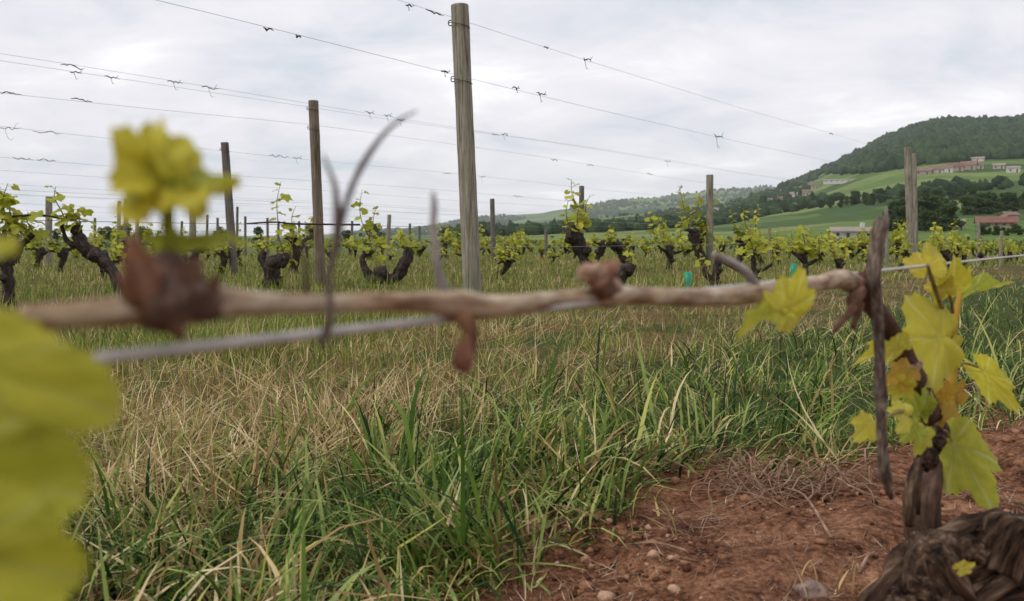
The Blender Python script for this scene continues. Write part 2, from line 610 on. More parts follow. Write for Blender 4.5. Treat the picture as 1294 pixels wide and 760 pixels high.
# ------------------------------------------------------------------ hills
S_NEAR = [(-900, 0), (440, 0), (540, 3), (640, 10), (720, 20), (800, 29), (880, 37), (920, 43), (960, 55), (985, 63), (1010, 70), (1035, 82), (1060, 95), (1110, 121), (1140, 133),
          (1165, 142), (1185, 145), (1230, 143), (1294, 144), (1400, 150), (1600, 128), (2000, 80), (2600, 40)]
S_FAR = [(-900, 2), (250, 2), (400, 4), (460, 7), (520, 13), (580, 22), (650, 29), (700, 35), (760, 43), (800, 48), (840, 53), (900, 58), (940, 61), (965, 64), (985, 63), (1020, 60), (1080, 52), (1300, 40), (2600, 20)]
R0, R1, ZB = 120.0, 2400.0, -0.93


def interp(tab, x):
    return float(np.interp(x, [p[0] for p in tab], [p[1] for p in tab]))


def hill_z(x, y):
    """height of the near hill"""
    r = math.hypot(x, y)
    px = 647 + F * math.tan(min(1.25, math.atan2(x, max(y, 1e-3))))
    s = interp(S_NEAR, px) / F * y / max(r, 1e-3)
    t = math.log(max(r, R0) / R0) / math.log(R1 / R0)
    if t <= 1:
        f = .35 * t + .65 * t ** 1.8
    else:
        f = max(0, 1 - (r - R1) / 2600)
    w = min(1, max(0, (r - 300) / 1200))
    nz = w * (9 * noise.noise(Vector((x / 190, y / 190, 1))) + 3.5 * noise.noise(Vector((x / 60, y / 60, 4)))) * min(1, s * 12)
    und = min(1, max(0, (r - 130) / 150)) * .9 * noise.noise(Vector((x / 50, y / 50, 2)))
    return ZB + r * s * f * 1.0 + nz * .8 + und * min(1, s * 20)


def hill_px(px, py):
    """point of the near hill seen at a photo pixel"""
    d = P(px, py, 1.0) - Vector((0, 0, CAMZ))
    k = R0
    prev = None
    while k < R1 * 1.05:
        p = Vector((d.x * k, d.y * k, CAMZ + d.z * k))
        if hill_z(p.x, p.y) >= p.z:
            return Vector((p.x, p.y, hill_z(p.x, p.y)))
        k *= 1.01
    k = R1
    return Vector((d.x * k, d.y * k, hill_z(d.x * k, d.y * k)))


def hill_material(name, far):
    m, nt = mat(name)
    g = nd(nt, 'ShaderNodeNewGeometry')
    pos = g.outputs['Position']
    sx = nd(nt, 'ShaderNodeSeparateXYZ'); nt.links.new(pos, sx.inputs[0])
    fl = nd(nt, 'ShaderNodeCombineXYZ'); nt.links.new(sx.outputs[0], fl.inputs[0]); nt.links.new(sx.outputs[1], fl.inputs[1])
    warp = noise_n(nt, fl.outputs[0], .004, 2)
    wv = nd(nt, 'ShaderNodeVectorMath', operation='MULTIPLY_ADD')
    nt.links.new(warp.outputs['Color'], wv.inputs[0]); wv.inputs[1].default_value = (60, 60, 0); nt.links.new(fl.outputs[0], wv.inputs[2])
    vo = nd(nt, 'ShaderNodeTexVoronoi'); vo.inputs['Scale'].default_value = .0035 if far else .0085
    nt.links.new(wv.outputs[0], vo.inputs['Vector'])
    sc = nd(nt, 'ShaderNodeSeparateColor'); nt.links.new(vo.outputs['Color'], sc.inputs[0])
    r = ramp(nt, [(.0, (.105, .165, .045)), (.18, (.060, .105, .034)), (.34, (.15, .20, .065)), (.5, (.080, .135, .042)), (.62, (.175, .21, .08)), (.74, (.055, .095, .034)), (.86, (.24, .20, .12)), (.93, (.12, .175, .055))], 'CONSTANT')
    nt.links.new(sc.outputs[0], r.inputs[0])
    # vine rows: thin stripes, a direction for each field
    ang = math_n(nt, 'MULTIPLY', sc.outputs[1], 6.28)
    rt = nd(nt, 'ShaderNodeVectorRotate', rotation_type='Z_AXIS')
    nt.links.new(fl.outputs[0], rt.inputs['Vector']); nt.links.new(ang, rt.inputs['Angle'])
    wt = nd(nt, 'ShaderNodeTexWave'); wt.inputs['Scale'].default_value = .16; wt.inputs['Distortion'].default_value = .6
    nt.links.new(rt.outputs[0], wt.inputs['Vector'])
    rw = ramp(nt, [(.2, (.72, .72, .72)), (.7, (1.18, 1.15, 1.1))]); nt.links.new(wt.outputs[0], rw.inputs[0])
    col = mixc(nt, .75, r.outputs[0], rw.outputs[0], 'MULTIPLY')
    n2 = noise_n(nt, pos, .03, 6, .65)
    r2 = ramp(nt, [(.3, (.68, .72, .7)), (.7, (1.2, 1.15, 1.1))]); nt.links.new(n2.outputs[0], r2.inputs[0])
    col = mixc(nt, .8, col, r2.outputs[0], 'MULTIPLY')
    b = principled(nt, 1.0, .05)
    nt.links.new(col, b.inputs['Base Color'])
    out(nt, b.outputs[0])
    return m


def polar_sheet(name, fz, r0, r1, pxs, nr, mt, label):
    v, f = [], []
    for j in range(nr + 1):
        r = r0 * (r1 / r0) ** (j / nr)
        for px in pxs:
            a = math.atan((px - 647) / F)
            x, y = r * math.sin(a), r * math.cos(a)
            v.append((x, y, fz(x, y)))
    n = len(pxs)
    for j in range(nr):
        for k in range(n - 1):
            f.append((j * n + k, j * n + k + 1, (j + 1) * n + k + 1, (j + 1) * n + k))
    me = bpy.data.meshes.new(name)
    me.from_pydata(v, [], f)
    me.materials.append(mt)
    me.polygons.foreach_set('use_smooth', [True] * len(me.polygons))
    o = bpy.data.objects.new(name, me)
    COL.objects.link(o)
    tag(o, label, kind='structure')
    return o


def far_z(x, y):
    r = math.hypot(x, y)
    px = 647 + F * math.tan(min(1.25, math.atan2(x, max(y, 1e-3))))
    s = interp(S_FAR, px) / F * y / max(r, 1e-3)
    t = min(1, max(0, (r - 2600) / 3400))
    f = t ** .8 if r < 6000 else max(0, 1 - (r - 6000) / 2500)
    nz = 16 * noise.noise(Vector((x / 500, y / 500, 8))) + 9 * noise.noise(Vector((x / 140, y / 140, 3))) + 5 * noise.noise(Vector((x / 50, y / 50, 6)))
    return -6 + r * s * f + nz * min(1, s * 25) * min(1, max(0, (r - 2600) / 800))


polar_sheet('hill', hill_z, R0, 5000, list(range(360, 1500, 6)) + list(range(1500, 2600, 40)), 190, hill_material('hill_fields', False), 'hillside of vineyards rising to a wooded top')
polar_sheet('far_hill', far_z, 2600, 8300, list(range(-600, 1500, 9)) + list(range(1500, 2600, 60)), 60, hill_material('far_hill_fields', True), 'hazy ridge far beyond the vines')


# ------------------------------------------------------------------ sky, sun, camera
SUN_EL, SUN_AZ = 52.0, -115.0       # azimuth from +Y towards +X
sd = Vector((math.sin(math.radians(SUN_AZ)) * math.cos(math.radians(SUN_EL)), math.cos(math.radians(SUN_AZ)) * math.cos(math.radians(SUN_EL)), math.sin(math.radians(SUN_EL))))
w = bpy.data.worlds.new('World')
SC.world = w
w.use_nodes = True
nt = w.node_tree
nt.nodes.clear()
WS = 0.1
sky = nd(nt, 'ShaderNodeTexSky', sky_type='NISHITA')
sky.sun_disc = False
sky.sun_elevation = math.radians(SUN_EL)
sky.sun_rotation = math.radians(SUN_AZ)
tc = nd(nt, 'ShaderNodeTexCoord')
sx = nd(nt, 'ShaderNodeSeparateXYZ'); nt.links.new(tc.outputs['Generated'], sx.inputs[0])
zz = math_n(nt, 'ADD', math_n(nt, 'MAXIMUM', sx.outputs[2], 0.0), .20)
cb = nd(nt, 'ShaderNodeCombineXYZ')
nt.links.new(math_n(nt, 'DIVIDE', sx.outputs[0], zz), cb.inputs[0])
nt.links.new(math_n(nt, 'DIVIDE', sx.outputs[1], zz), cb.inputs[1])
mp = nd(nt, 'ShaderNodeMapping'); mp.inputs['Rotation'].default_value = (0, 0, math.radians(-35)); mp.inputs['Scale'].default_value = (.9, 1.1, 1); mp.inputs['Location'].default_value = (2.3, 1.1, 0)
nt.links.new(cb.outputs[0], mp.inputs[0])
c1 = noise_n(nt, mp.outputs[0], 1.9, 7, .56, .45)
c2 = noise_n(nt, mp.outputs[0], .7, 4, .5, .3)
cs = math_n(nt, 'ADD', math_n(nt, 'MULTIPLY', c1.outputs[0], .6), math_n(nt, 'MULTIPLY', c2.outputs[0], .4))
cr = ramp(nt, [(.36, (6.0, 6.6, 7.3)), (.43, (7.3, 7.4, 8.0)), (.49, (8.3, 8.1, 8.6)), (.56, (9.0, 8.8, 9.2)), (.63, (10.8, 10.6, 10.7))])
nt.links.new(cs, cr.inputs[0])
mx = mixc(nt, .94, sky.outputs[0], cr.outputs[0])
bg = nd(nt, 'ShaderNodeBackground'); bg.inputs['Strength'].default_value = WS
nt.links.new(mx, bg.inputs['Color'])
wo = nd(nt, 'ShaderNodeOutputWorld')
nt.links.new(bg.outputs[0], wo.inputs['Surface'])

sl = bpy.data.lights.new('sun', 'SUN')
sl.energy = 1.5
sl.angle = math.radians(12)
sl.color = (1, .97, .93)
so = bpy.data.objects.new('sun', sl)
so.rotation_euler = sd.to_track_quat('Z', 'Y').to_euler()
so.location = sd * 50
COL.objects.link(so)

cam = bpy.data.cameras.new('camera')
cam.sensor_width = 36
cam.lens = 36 * F / 1294
cam.clip_start = .01
cam.clip_end = 30000
cam.dof.use_dof = True
cam.dof.focus_distance = 2.5
cam.dof.aperture_fstop = cam.lens / 2.7       # a phone-sized opening
co = bpy.data.objects.new('camera', cam)
co.location = (0, 0, CAMZ)
co.rotation_euler = (PI / 2 - PITCH, 0, 0)
COL.objects.link(co)
SC.camera = co

SC.render.engine = 'CYCLES'
SC.view_settings.view_transform = 'Standard'
SC.view_settings.look = 'None'
SC.view_settings.gamma = 1
SC.view_settings.exposure = 0.19
SC.cycles.use_denoising = True
SC.cycles.max_bounces = 8
SC.cycles.diffuse_bounces = 3
SC.cycles.transmission_bounces = 4
SC.cycles.volume_bounces = 1
SC.cycles.use_adaptive_sampling = False


def build_haze():
    x, y0, y1, z0, z1 = 9400, -9400, 9400, -12, 620
    v = [(-x, y0, z0), (x, y0, z0), (x, y1, z0), (-x, y1, z0), (-x, y0, z1), (x, y0, z1), (x, y1, z1), (-x, y1, z1)]
    f = [(3, 2, 1, 0), (4, 5, 6, 7), (0, 1, 5, 4), (1, 2, 6, 5), (2, 3, 7, 6), (3, 0, 4, 7)]
    me = bpy.data.meshes.new('haze'); me.from_pydata(v, [], f)
    m, nt = mat('haze_air')
    pv = nd(nt, 'ShaderNodeVolumePrincipled')
    pv.inputs['Color'].default_value = (.90, .94, 1.0, 1)
    pv.inputs['Density'].default_value = .000065
    pv.inputs['Anisotropy'].default_value = .1
    o = nd(nt, 'ShaderNodeOutputMaterial'); nt.links.new(pv.outputs[0], o.inputs['Volume'])
    me.materials.append(m)
    ob = bpy.data.objects.new('haze', me); COL.objects.link(ob)
    tag(ob, 'thin haze in the air over the valley', kind='stuff')


build_haze()


# ------------------------------------------------------------------ grass
def blades(name, label, base, length, width, azim, tilt, bend, mats, midx=None, K=5):
    """base (n,3); a curved tapering blade on each"""
    n = len(base)
    t = np.linspace(0, 1, K + 1)
    ang = tilt[:, None] + bend[:, None] * t[None, :] ** 1.3      # from vertical
    dl = (length / K)[:, None]
    hor = np.concatenate([np.zeros((n, 1)), np.cumsum(np.sin(ang[:, :-1]) * dl, 1)], 1)
    ver = np.concatenate([np.zeros((n, 1)), np.cumsum(np.cos(ang[:, :-1]) * dl, 1)], 1)
    dx, dy = np.sin(azim), np.cos(azim)
    side = rng.normal(0, .5, n)                                   # twist out of the bending plane
    wx, wy = np.cos(azim + side), -np.sin(azim + side)
    prof = np.minimum(1, .55 + t * 2.2) * (1 - t ** 2.2) + .03
    wv = width[:, None] * prof[None, :] * .5
    sway = rng.normal(0, .06, n)[:, None] * (t ** 2)[None, :] * length[:, None]
    X = base[:, 0:1] + hor * dx[:, None] + sway * wx[:, None]
    Y = base[:, 1:2] + hor * dy[:, None] + sway * wy[:, None]
    Z = np.maximum(base[:, 2:3] + ver, base[:, 2:3] - .004 + .012 * t[None, :])
    lift = .15 * wv
    Lf = np.stack([X - wx[:, None] * wv, Y - wy[:, None] * wv, Z + lift], -1)
    Rt = np.stack([X + wx[:, None] * wv, Y + wy[:, None] * wv, Z + lift * 0], -1)
    verts = np.stack([Lf, Rt], 2).reshape(-1, 3)
    base_i = (np.arange(n) * (2 * (K + 1)))[:, None] + (np.arange(K) * 2)[None, :]
    q = np.stack([base_i, base_i + 1, base_i + 3, base_i + 2], -1).reshape(-1, 4)
    me = bpy.data.meshes.new(name)
    me.vertices.add(len(verts)); me.vertices.foreach_set('co', verts.astype(np.float32).ravel())
    me.loops.add(q.size); me.loops.foreach_set('vertex_index', q.astype(np.int32).ravel())
    me.polygons.add(len(q))
    me.polygons.foreach_set('loop_start', (np.arange(len(q)) * 4).astype(np.int32))
    me.polygons.foreach_set('loop_total', np.full(len(q), 4, np.int32))
    me.update(calc_edges=True)
    me.polygons.foreach_set('use_smooth', np.ones(len(q), bool))
    for m in mats: me.materials.append(m)
    if midx is not None:
        me.polygons.foreach_set('material_index', np.repeat(midx, K).astype(np.int32))
    o = bpy.data.objects.new(name, me); COL.objects.link(o)
    tag(o, label, kind='stuff')
    return o


G_STOPS = [(.10, (.014, .034, .007)), (.34, (.066, .135, .022)), (.56, (.17, .25, .042)), (.76, (.32, .39, .13)), (.95, (.54, .51, .13))]
M['grass'] = blade_mat('green_grass', G_STOPS)
M['grass_dry'] = blade_mat('dry_grass', [(.1, (.13, .075, .025)), (.36, (.34, .23, .085)), (.62, (.56, .41, .175)), (.92, (.74, .61, .36))], .25, .6, .25)
M['grass_mid'] = blade_mat('meadow_grass', [(.05, (.075, .12, .018)), (.35, (.165, .235, .036)), (.6, (.27, .325, .06)), (.8, (.36, .37, .10)), (.97, (.52, .45, .19))])


def fnoise(x, y, s, seed):
    return np.array([noise.noise(Vector((a * s, b * s, seed))) for a, b in zip(x, y)])


def scatter(n, r0, r1, amax=44, seed=0):
    g = np.random.default_rng(seed)
    r = r0 * (r1 / r0) ** g.random(n)
    a = np.radians(g.uniform(-amax, amax, n))
    x, y = r * np.sin(a), r * np.cos(a)
    nn = x * N.x + y * N.y
    return x, y, r, nn


def zs(x, y, dz=-.004):
    return np.array([ground_z(a, b) + dz for a, b in zip(x, y)])


# lush strip beside the bare soil
x, y, r, nn = scatter(90000, .62, 9.0, 46, 1)
e = nn + .22 * fnoise(x, y, 1.3, 5.0) + .10 * fnoise(x, y, 4.5, 2.0)
cl = fnoise(x, y, 6.0, 8.0)
e2 = e + .62 * np.maximum(0, x * U.x + y * U.y - 1.3)
dens = np.clip((e2 - .62) / .12, 0, 1) * np.clip((1.6 - e) / .4, 0, 1) * np.clip(.62 + 1.1 * cl, .1, 1)
keep = rng.random(len(x)) < dens
x, y, r, e, e2, cl = x[keep], y[keep], r[keep], e[keep], e2[keep], cl[keep]
n = len(x)
base = np.stack([x, y, zs(x, y) + rng.uniform(0, .03, n) * (rng.random(n) < .3)], 1)
flow = fnoise(x, y, 2.4, 31.0) * 5.5 + fnoise(x, y, 8.0, 12.0) * 2.5
az = flow + rng.normal(0, .8, n) + 1.2
ln = np.clip(rng.gamma(4.5, .0185, n), .03, .24) * np.clip(.95 + .9 * cl, .45, 1.5) * np.clip((e2 - .4) / .4, .5, 1)
wd = rng.uniform(.0028, .0078, n) * (.6 + ln * 2.6)
lay = rng.random(n) < .34
az = np.where(lay, rng.uniform(0, 6.28, n), az)
dry = rng.random(n) < np.where(lay, 2.2, 1.0) * np.clip(.13 + .35 * fnoise(x, y, 3.0, 40.0) + .35 * np.clip(e - 1.1, 0, 1), .03, .6)
blades('lush_grass', 'long lush green grass along the bare soil', base, ln, wd, az, np.where(lay, rng.normal(1.15, .25, n), np.abs(rng.normal(.45, .36, n))), np.where(lay, rng.normal(.3, .4, n), rng.gamma(2.6, .6, n)), [M['grass'], M['grass_dry']], dry.astype(int))

# a few blades and weeds on the bare soil
x, y, r, nn = scatter(2600, .62, 5.0, 46, 2)
cl = fnoise(x, y, 5.0, 18.0)
keep = (nn < .78) & (rng.random(len(x)) < np.clip((cl - .12) * 2.2, 0.0, 1))
x, y = x[keep], y[keep]; n = len(x)
blades('sparse_grass', 'thin grass scattered on the red soil', np.stack([x, y, zs(x, y)], 1), rng.uniform(.03, .12, n), rng.uniform(.0015, .004, n), rng.uniform(0, 6.28, n), np.abs(rng.normal(.5, .4, n)), rng.gamma(3, .4, n), [M['grass'], M['grass_dry']], (rng.random(n) < .5).astype(int))

# mown straw lane
x, y, r, nn = scatter(130000, .8, 14.0, 46, 3)
e = nn + .35 * fnoise(x, y, .9, 45.0) + .15 * fnoise(x, y, 3.5, 22.0)
dens = np.clip((e - 1.15) / .35, 0, 1) * np.clip((3.6 - e) / .7, 0, 1) * np.clip(.66 + 1.1 * fnoise(x, y, 3.4, 140.0), .12, 1)
keep = rng.random(len(x)) < dens
x, y, r, e = x[keep], y[keep], r[keep], e[keep]; n = len(x)
gp = fnoise(x, y, 1.1, 61.0) + .5 * fnoise(x, y, 4.0, 62.0)
gr = rng.random(n) < np.clip(.36 + .95 * gp, .04, .92)
lay = (~gr) & (rng.random(n) < .55)
ln = np.where(gr, rng.gamma(4, .015, n), rng.gamma(5, .0165, n)) * np.where(lay, 1.25, 1)
sc = np.maximum(1, r / 5)
wd = np.where(gr, rng.uniform(.002, .005, n), rng.uniform(.0014, .0036, n)) * sc ** .6
tl = np.where(lay, rng.normal(1.35, .25, n), np.abs(rng.normal(.3, .3, n)))
bd = np.where(lay, rng.normal(.15, .35, n), rng.gamma(2.5, .3, n))
az = np.where(lay, fnoise(x, y, 3.0, 70.0) * 6 + rng.normal(0, .9, n), rng.uniform(0, 6.28, n))
bz = zs(x, y); bz = bz + np.where(lay, rng.uniform(.0, .045, n), 0)
blades('straw_grass', 'mown straw coloured grass between the vine rows', np.stack([x, y, bz], 1), ln, wd, az, tl, bd, [M['grass_dry'], M['grass_mid']], gr.astype(int), 4)

# sward below the rows and beyond
x, y, r, nn = scatter(110000, 2.6, 46.0, 44, 4)
e = nn + .3 * fnoise(x, y, .8, 85.0)
keep = rng.random(len(x)) < np.clip((e - 2.35) / .5, 0, 1)
x, y, r, nn, e = x[keep], y[keep], r[keep], nn[keep], e[keep]; n = len(x)
rowd = np.abs((nn - 3.08 + 1.65) % 3.3 - 1.65)                   # distance to a vine row
tall = np.clip(1 - rowd / .55, 0, 1)
pt = fnoise(x, y, .55, 90.0) + .5 * fnoise(x, y, 2.0, 91.0)
gr = rng.random(n) < np.clip(.78 + .6 * pt + .3 * tall, .25, .97)
sc = np.maximum(1, r / 5)
ln = rng.gamma(5, .0105, n) * (1 + 1.5 * tall) * sc ** .12
wd = rng.uniform(.0025, .006, n) * sc ** .85
blades('meadow_grass', 'rough green grass under and between the vine rows', np.stack([x, y, zs(x, y)], 1), ln, wd, rng.uniform(0, 6.28, n), np.abs(rng.normal(.2, .25, n)), rng.gamma(2.4, .3, n), [M['grass_mid'], M['grass_dry']], (~gr).astype(int), 3)

# dry stalks lying on the soil
x, y, r, nn = scatter(42000, .62, 4.2, 46, 6)
cl = fnoise(x, y, 3.2, 118.0)
keep = (nn + .62 * np.maximum(0, x * U.x + y * U.y - 1.3) < .86) & (rng.random(len(x)) < np.clip(.30 + cl * 1.5, 0.06, 1))
x, y = x[keep], y[keep]; n = len(x)
M['litter'] = blade_mat('soil_litter', [(.1, (.07, .033, .02)), (.45, (.19, .105, .065)), (.7, (.33, .22, .145)), (.95, (.55, .42, .30))], .1, .7, .2)
blades('dry_litter', 'short dry stalks littering the red soil', np.stack([x, y, zs(x, y, .004)], 1), rng.gamma(2.2, .010, n), rng.uniform(.0006, .0019, n), rng.uniform(0, 6.28, n), rng.normal(1.45, .15, n), rng.normal(0, .35, n), [M['litter']], None, 4)


# clods and grit
def clods():
    bm = bmesh.new(); bmesh.ops.create_icosphere(bm, subdivisions=1, radius=1)
    bv = np.array([v.co[:] for v in bm.verts]); bf = np.array([[v.index for v in f.verts] for f in bm.faces]); bm.free()
    x, y, r, nn = scatter(60000, .62, 4.2, 46, 7)
    keep = (nn + .62 * np.maximum(0, x * U.x + y * U.y - 1.3) < .80) & (fnoise(x, y, 5.0, 77.0) > rng.normal(-.05, .3, len(x)))
    x, y = x[keep], y[keep]; n = len(x)
    bz = zs(x, y, 0)
    sz = np.clip(rng.gamma(.9, .0019, n), .0007, .011)
    V, FF = [], []
    for i in range(n):
        s = sz[i]
        d = rng.normal(0, .22, len(bv))
        v = bv * (1 + .9 * d)[:, None] * s * np.array([1, rng.uniform(.7, 1.1), rng.uniform(.55, .85)])
        a = rng.uniform(0, 6.28); ca, sa = math.cos(a), math.sin(a)
        v = np.stack([v[:, 0] * ca - v[:, 1] * sa + x[i], v[:, 0] * sa + v[:, 1] * ca + y[i], v[:, 2] + bz[i] + s * .15], 1)
        V.append(v); FF.append(bf + i * len(bv))
    V = np.concatenate(V); FF = np.concatenate(FF)
    me = bpy.data.meshes.new('soil_clods')
    me.vertices.add(len(V)); me.vertices.foreach_set('co', V.astype(np.float32).ravel())
    me.loops.add(FF.size); me.loops.foreach_set('vertex_index', FF.astype(np.int32).ravel())
    me.polygons.add(len(FF)); me.polygons.foreach_set('loop_start', (np.arange(len(FF)) * 3).astype(np.int32)); me.polygons.foreach_set('loop_total', np.full(len(FF), 3, np.int32))
    me.update(calc_edges=True)
    m, nt = mat('soil_clod')
    g = nd(nt, 'ShaderNodeNewGeometry')
    r_ = ramp(nt, [(.0, (.045, .018, .010)), (.45, (.165, .073, .039)), (.9, (.30, .15, .082)), (.985, (.44, .28, .19))])
    nt.links.new(g.outputs['Random Per Island'], r_.inputs[0])
    nn_ = noise_n(nt, g.outputs['Position'], 300, 3)
    r2 = ramp(nt, [(.3, (.7, .7, .7)), (.7, (1.15, 1.15, 1.15))]); nt.links.new(nn_.outputs[0], r2.inputs[0])
    b = principled(nt, .95, .1)
    nt.links.new(mixc(nt, .8, r_.outputs[0], r2.outputs[0], 'MULTIPLY'), b.inputs['Base Color'])
    out(nt, b.outputs[0])
    me.materials.append(m)
    o = bpy.data.objects.new('soil_clods', me); COL.objects.link(o)
    tag(o, 'crumbs and clods of red soil', kind='stuff')


clods()
# ================================================================== THE VINE BESIDE THE CAMERA
N0 = 0.163


def D0(px):
    return rowD(px, N0)


def Q(px, py, k=0.0):
    """point at the depth of the nearest vine row; k metres further off"""
    return P(px, py, D0(px) + k)


def limb(mb, pts, mt=None, sides=10, per=6, amp=.12, freq=3, seed=0.0, k=0.0, D=None, flat=1.0):
    """pts: (px, py, width in px[, extra depth])"""
    pp, rr = [], []
    for q in pts:
        d = (D if D else D0(q[0])) + k + (q[3] if len(q) > 3 else 0)
        pp.append(P(q[0], q[1], d)); rr.append(q[2] * .5 * d / F)
    tube(mb, pp, rr, sides, per, amp, freq, seed, flat=flat)


tb = P(1128, 1000, .68)
tb.z = ground_z(tb.x, tb.y) - .02
M['bud_wood'] = bark_mat('bud_base_wood', [(.25, (.055, .03, .022)), (.5, (.13, .08, .06)), (.78, (.25, .18, .15))], 300, bump=.5, dist=.0006)
M['bud_pale'] = bark_mat('pale_brown_bud', [(.25, (.16, .08, .045)), (.5, (.33, .21, .14)), (.75, (.50, .39, .30))], 260, bump=.5, dist=.0006)
near_vine = empty('grapevine', tb, 'old grapevine with a long bare cane tied along the wire and yellow young leaves', 'grapevine')
O = tuple(tb)

mb = MB()
tp = [tuple(tb), tuple(P(1135, 900, .68)), tuple(P(1150, 812, .66)), tuple(P(1196, 752, .655)), tuple(P(1250, 718, .66)), tuple(P(1310, 706, .68)), tuple(P(1365, 690, .69))]
tube(mb, tp, [.046, .043, .040, .040, .041, .036, .026], 80, 22, .34, 12, 3.3, along=.2, lf=.07)
tube(mb, [P(1268, 712, .63), P(1284, 676, .625), P(1296, 664, .625)], [.024, .020, .009], 40, 10, .5, 11, 9.1, along=.1, lf=.06)
tube(mb, [P(1196, 735, .645), P(1180, 705, .635), P(1172, 690, .632)], [.028, .024, .019], 30, 9, .45, 8.0, 5.1, along=.1, lf=.05)
for kx, ky, kd, kr in ((1176, 742, .63, .017), (1232, 700, .632, .014), (1288, 724, .63, .016), (1206, 690, .645, .012), (1262, 672, .64, .012), (1150, 770, .63, .015)):
    blob(mb, P(kx, ky, kd), kr, .7, kx, 3, (1.2, 1, .9), 2.6)
# strips of loose bark
for k in range(46):
    a = random.uniform(-.05, 1.0)
    i = min(3, int(a * 4) + 1)
    p0, p1 = Vector(tp[max(1, i)]), Vector(tp[min(5, i + 1)])
    f = random.random()
    c = p0.lerp(p1, f)
    d = (p1 - p0).normalized()
    off = Vector((random.uniform(-.6, .2), -1, random.uniform(-.1, 1.2))).normalized() * .041
    L = random.uniform(.015, .05)
    tube(mb, [c + off - d * L, c + off * 1.06, c + off * random.uniform(1.0, 1.16) + d * L], [.0016, .004, .0010], 5, 4, .4, 4, k, flat=.35)
trunk = kid(near_vine, mb.build('trunk', M['old_bark'], near_vine, O))

mb = MB()
limb(mb, [(1172, 700, 60, .075), (1166, 664, 46, .07), (1166, 628, 44, .07), (1178, 590, 36, .065), (1186, 556, 32, .06), (1170, 508, 27, .05), (1152, 470, 27, .045), (1126, 420, 26, .03), (1104, 388, 24, .012), (1086, 364, 24, 0)], sides=14, per=8, amp=.22, freq=4, seed=1.0)
arm = kid(near_vine, mb.build('arm', M['arm_bark'], near_vine, O))
mb = MB()
limb(mb, [(1150, 664, 12, .045), (1148, 630, 15, .045), (1156, 596, 13, .045), (1164, 578, 6, .045)], sides=8, amp=.3, seed=4)
limb(mb, [(1160, 650, 6, .04), (1160, 615, 8, .04), (1168, 580, 5, .04)], sides=7, amp=.3, seed=6)
kid(arm, mb.build('bark_strip', M['old_bark'], arm, O))
mb = MB()
blob(mb, P(1180, 556, .70), .010, .4, 2.0, 3, (1, .9, 1.2), 2.2)
blob(mb, P(1172, 578, .69), .009, .4, 5.0, 3, (1, .9, 1.3), 2.4)
kid(arm, mb.build('knot', M['old_bark'], arm, O))
mb = MB()
limb(mb, [(1148, 472, 18, .025), (1155, 464, 17, .02), (1161, 459, 11, .018)], sides=10, amp=.25, seed=2)
kid(arm, mb.build('pruned_stub', M['bud_pale'], arm, O))

mb = MB()
cane = [(30, 402, 30), (100, 398, 31), (150, 394, 34), (180, 388, 44), (212, 383, 52), (245, 382, 46), (275, 381, 36), (330, 384, 26), (395, 384, 21), (450, 383, 21), (520, 382, 23), (565, 383, 29), (592, 386, 32), (622, 387, 25), (700, 380, 21), (745, 376, 22), (770, 374, 26), (800, 374, 21),
        (900, 376, 20), (950, 372, 22), (1000, 366, 19), (1040, 357, 18), (1064, 353, 22), (1086, 364, 22)]
limb(mb, [(c[0], c[1], c[2] * 1.15, .008 * (c[0] > 640)) for c in cane], sides=16, per=8, amp=.10, freq=2.4, seed=7.0)
cane_o = kid(near_vine, mb.build('cane', M['cane'], near_vine, O))


def part_of(parent, name, mt, fn):
    b = MB(); fn(b)
    return kid(parent, b.build(name, mt, parent, O))


# swollen bud base on the cane, scales and the young shoot
def f(b):
    limb(b, [(222, 412, 34), (216, 396, 78), (212, 378, 104), (210, 358, 92), (212, 336, 56), (213, 318, 30)], sides=22, per=8, amp=.5, freq=6, seed=12)
    limb(b, [(286, 384, 30), (262, 384, 50), (236, 378, 66), (214, 372, 40)], sides=14, per=6, amp=.3, freq=5, seed=15)
    limb(b, [(140, 394, 30), (164, 390, 46), (190, 380, 62)], sides=14, per=6, amp=.3, freq=5, seed=18)
part_of(cane_o, 'bud_base', M['bud_wood'], f)
def f(b):
    limb(b, [(196, 385, 50, -.003), (184, 352, 44, -.005), (174, 322, 30, -.006), (166, 298, 8, -.006)], sides=10, amp=.5, freq=5, seed=2, flat=.5); limb(b, [(172, 378, 30, -.004), (160, 356, 22, -.006), (156, 342, 6, -.006)], sides=9, amp=.4, seed=7, flat=.5)
part_of(cane_o, 'bud_scale', M['scale_red'], f)
def f(b):
    limb(b, [(228, 382, 44, -.003), (240, 352, 36, -.005), (250, 326, 10, -.006)], sides=10, amp=.5, freq=5, seed=5, flat=.5); limb(b, [(256, 380, 26, -.004), (270, 360, 18, -.005), (276, 346, 5, -.005)], sides=9, amp=.4, seed=9, flat=.5)
part_of(cane_o, 'bud_scale', M['scale'], f)
def f(b):
    limb(b, [(212, 395, 40, -.003), (224, 415, 24, -.004), (232, 430, 8, -.004)], sides=9, amp=.3, seed=8, flat=.6)
part_of(cane_o, 'bud_scale', M['scale'], f)

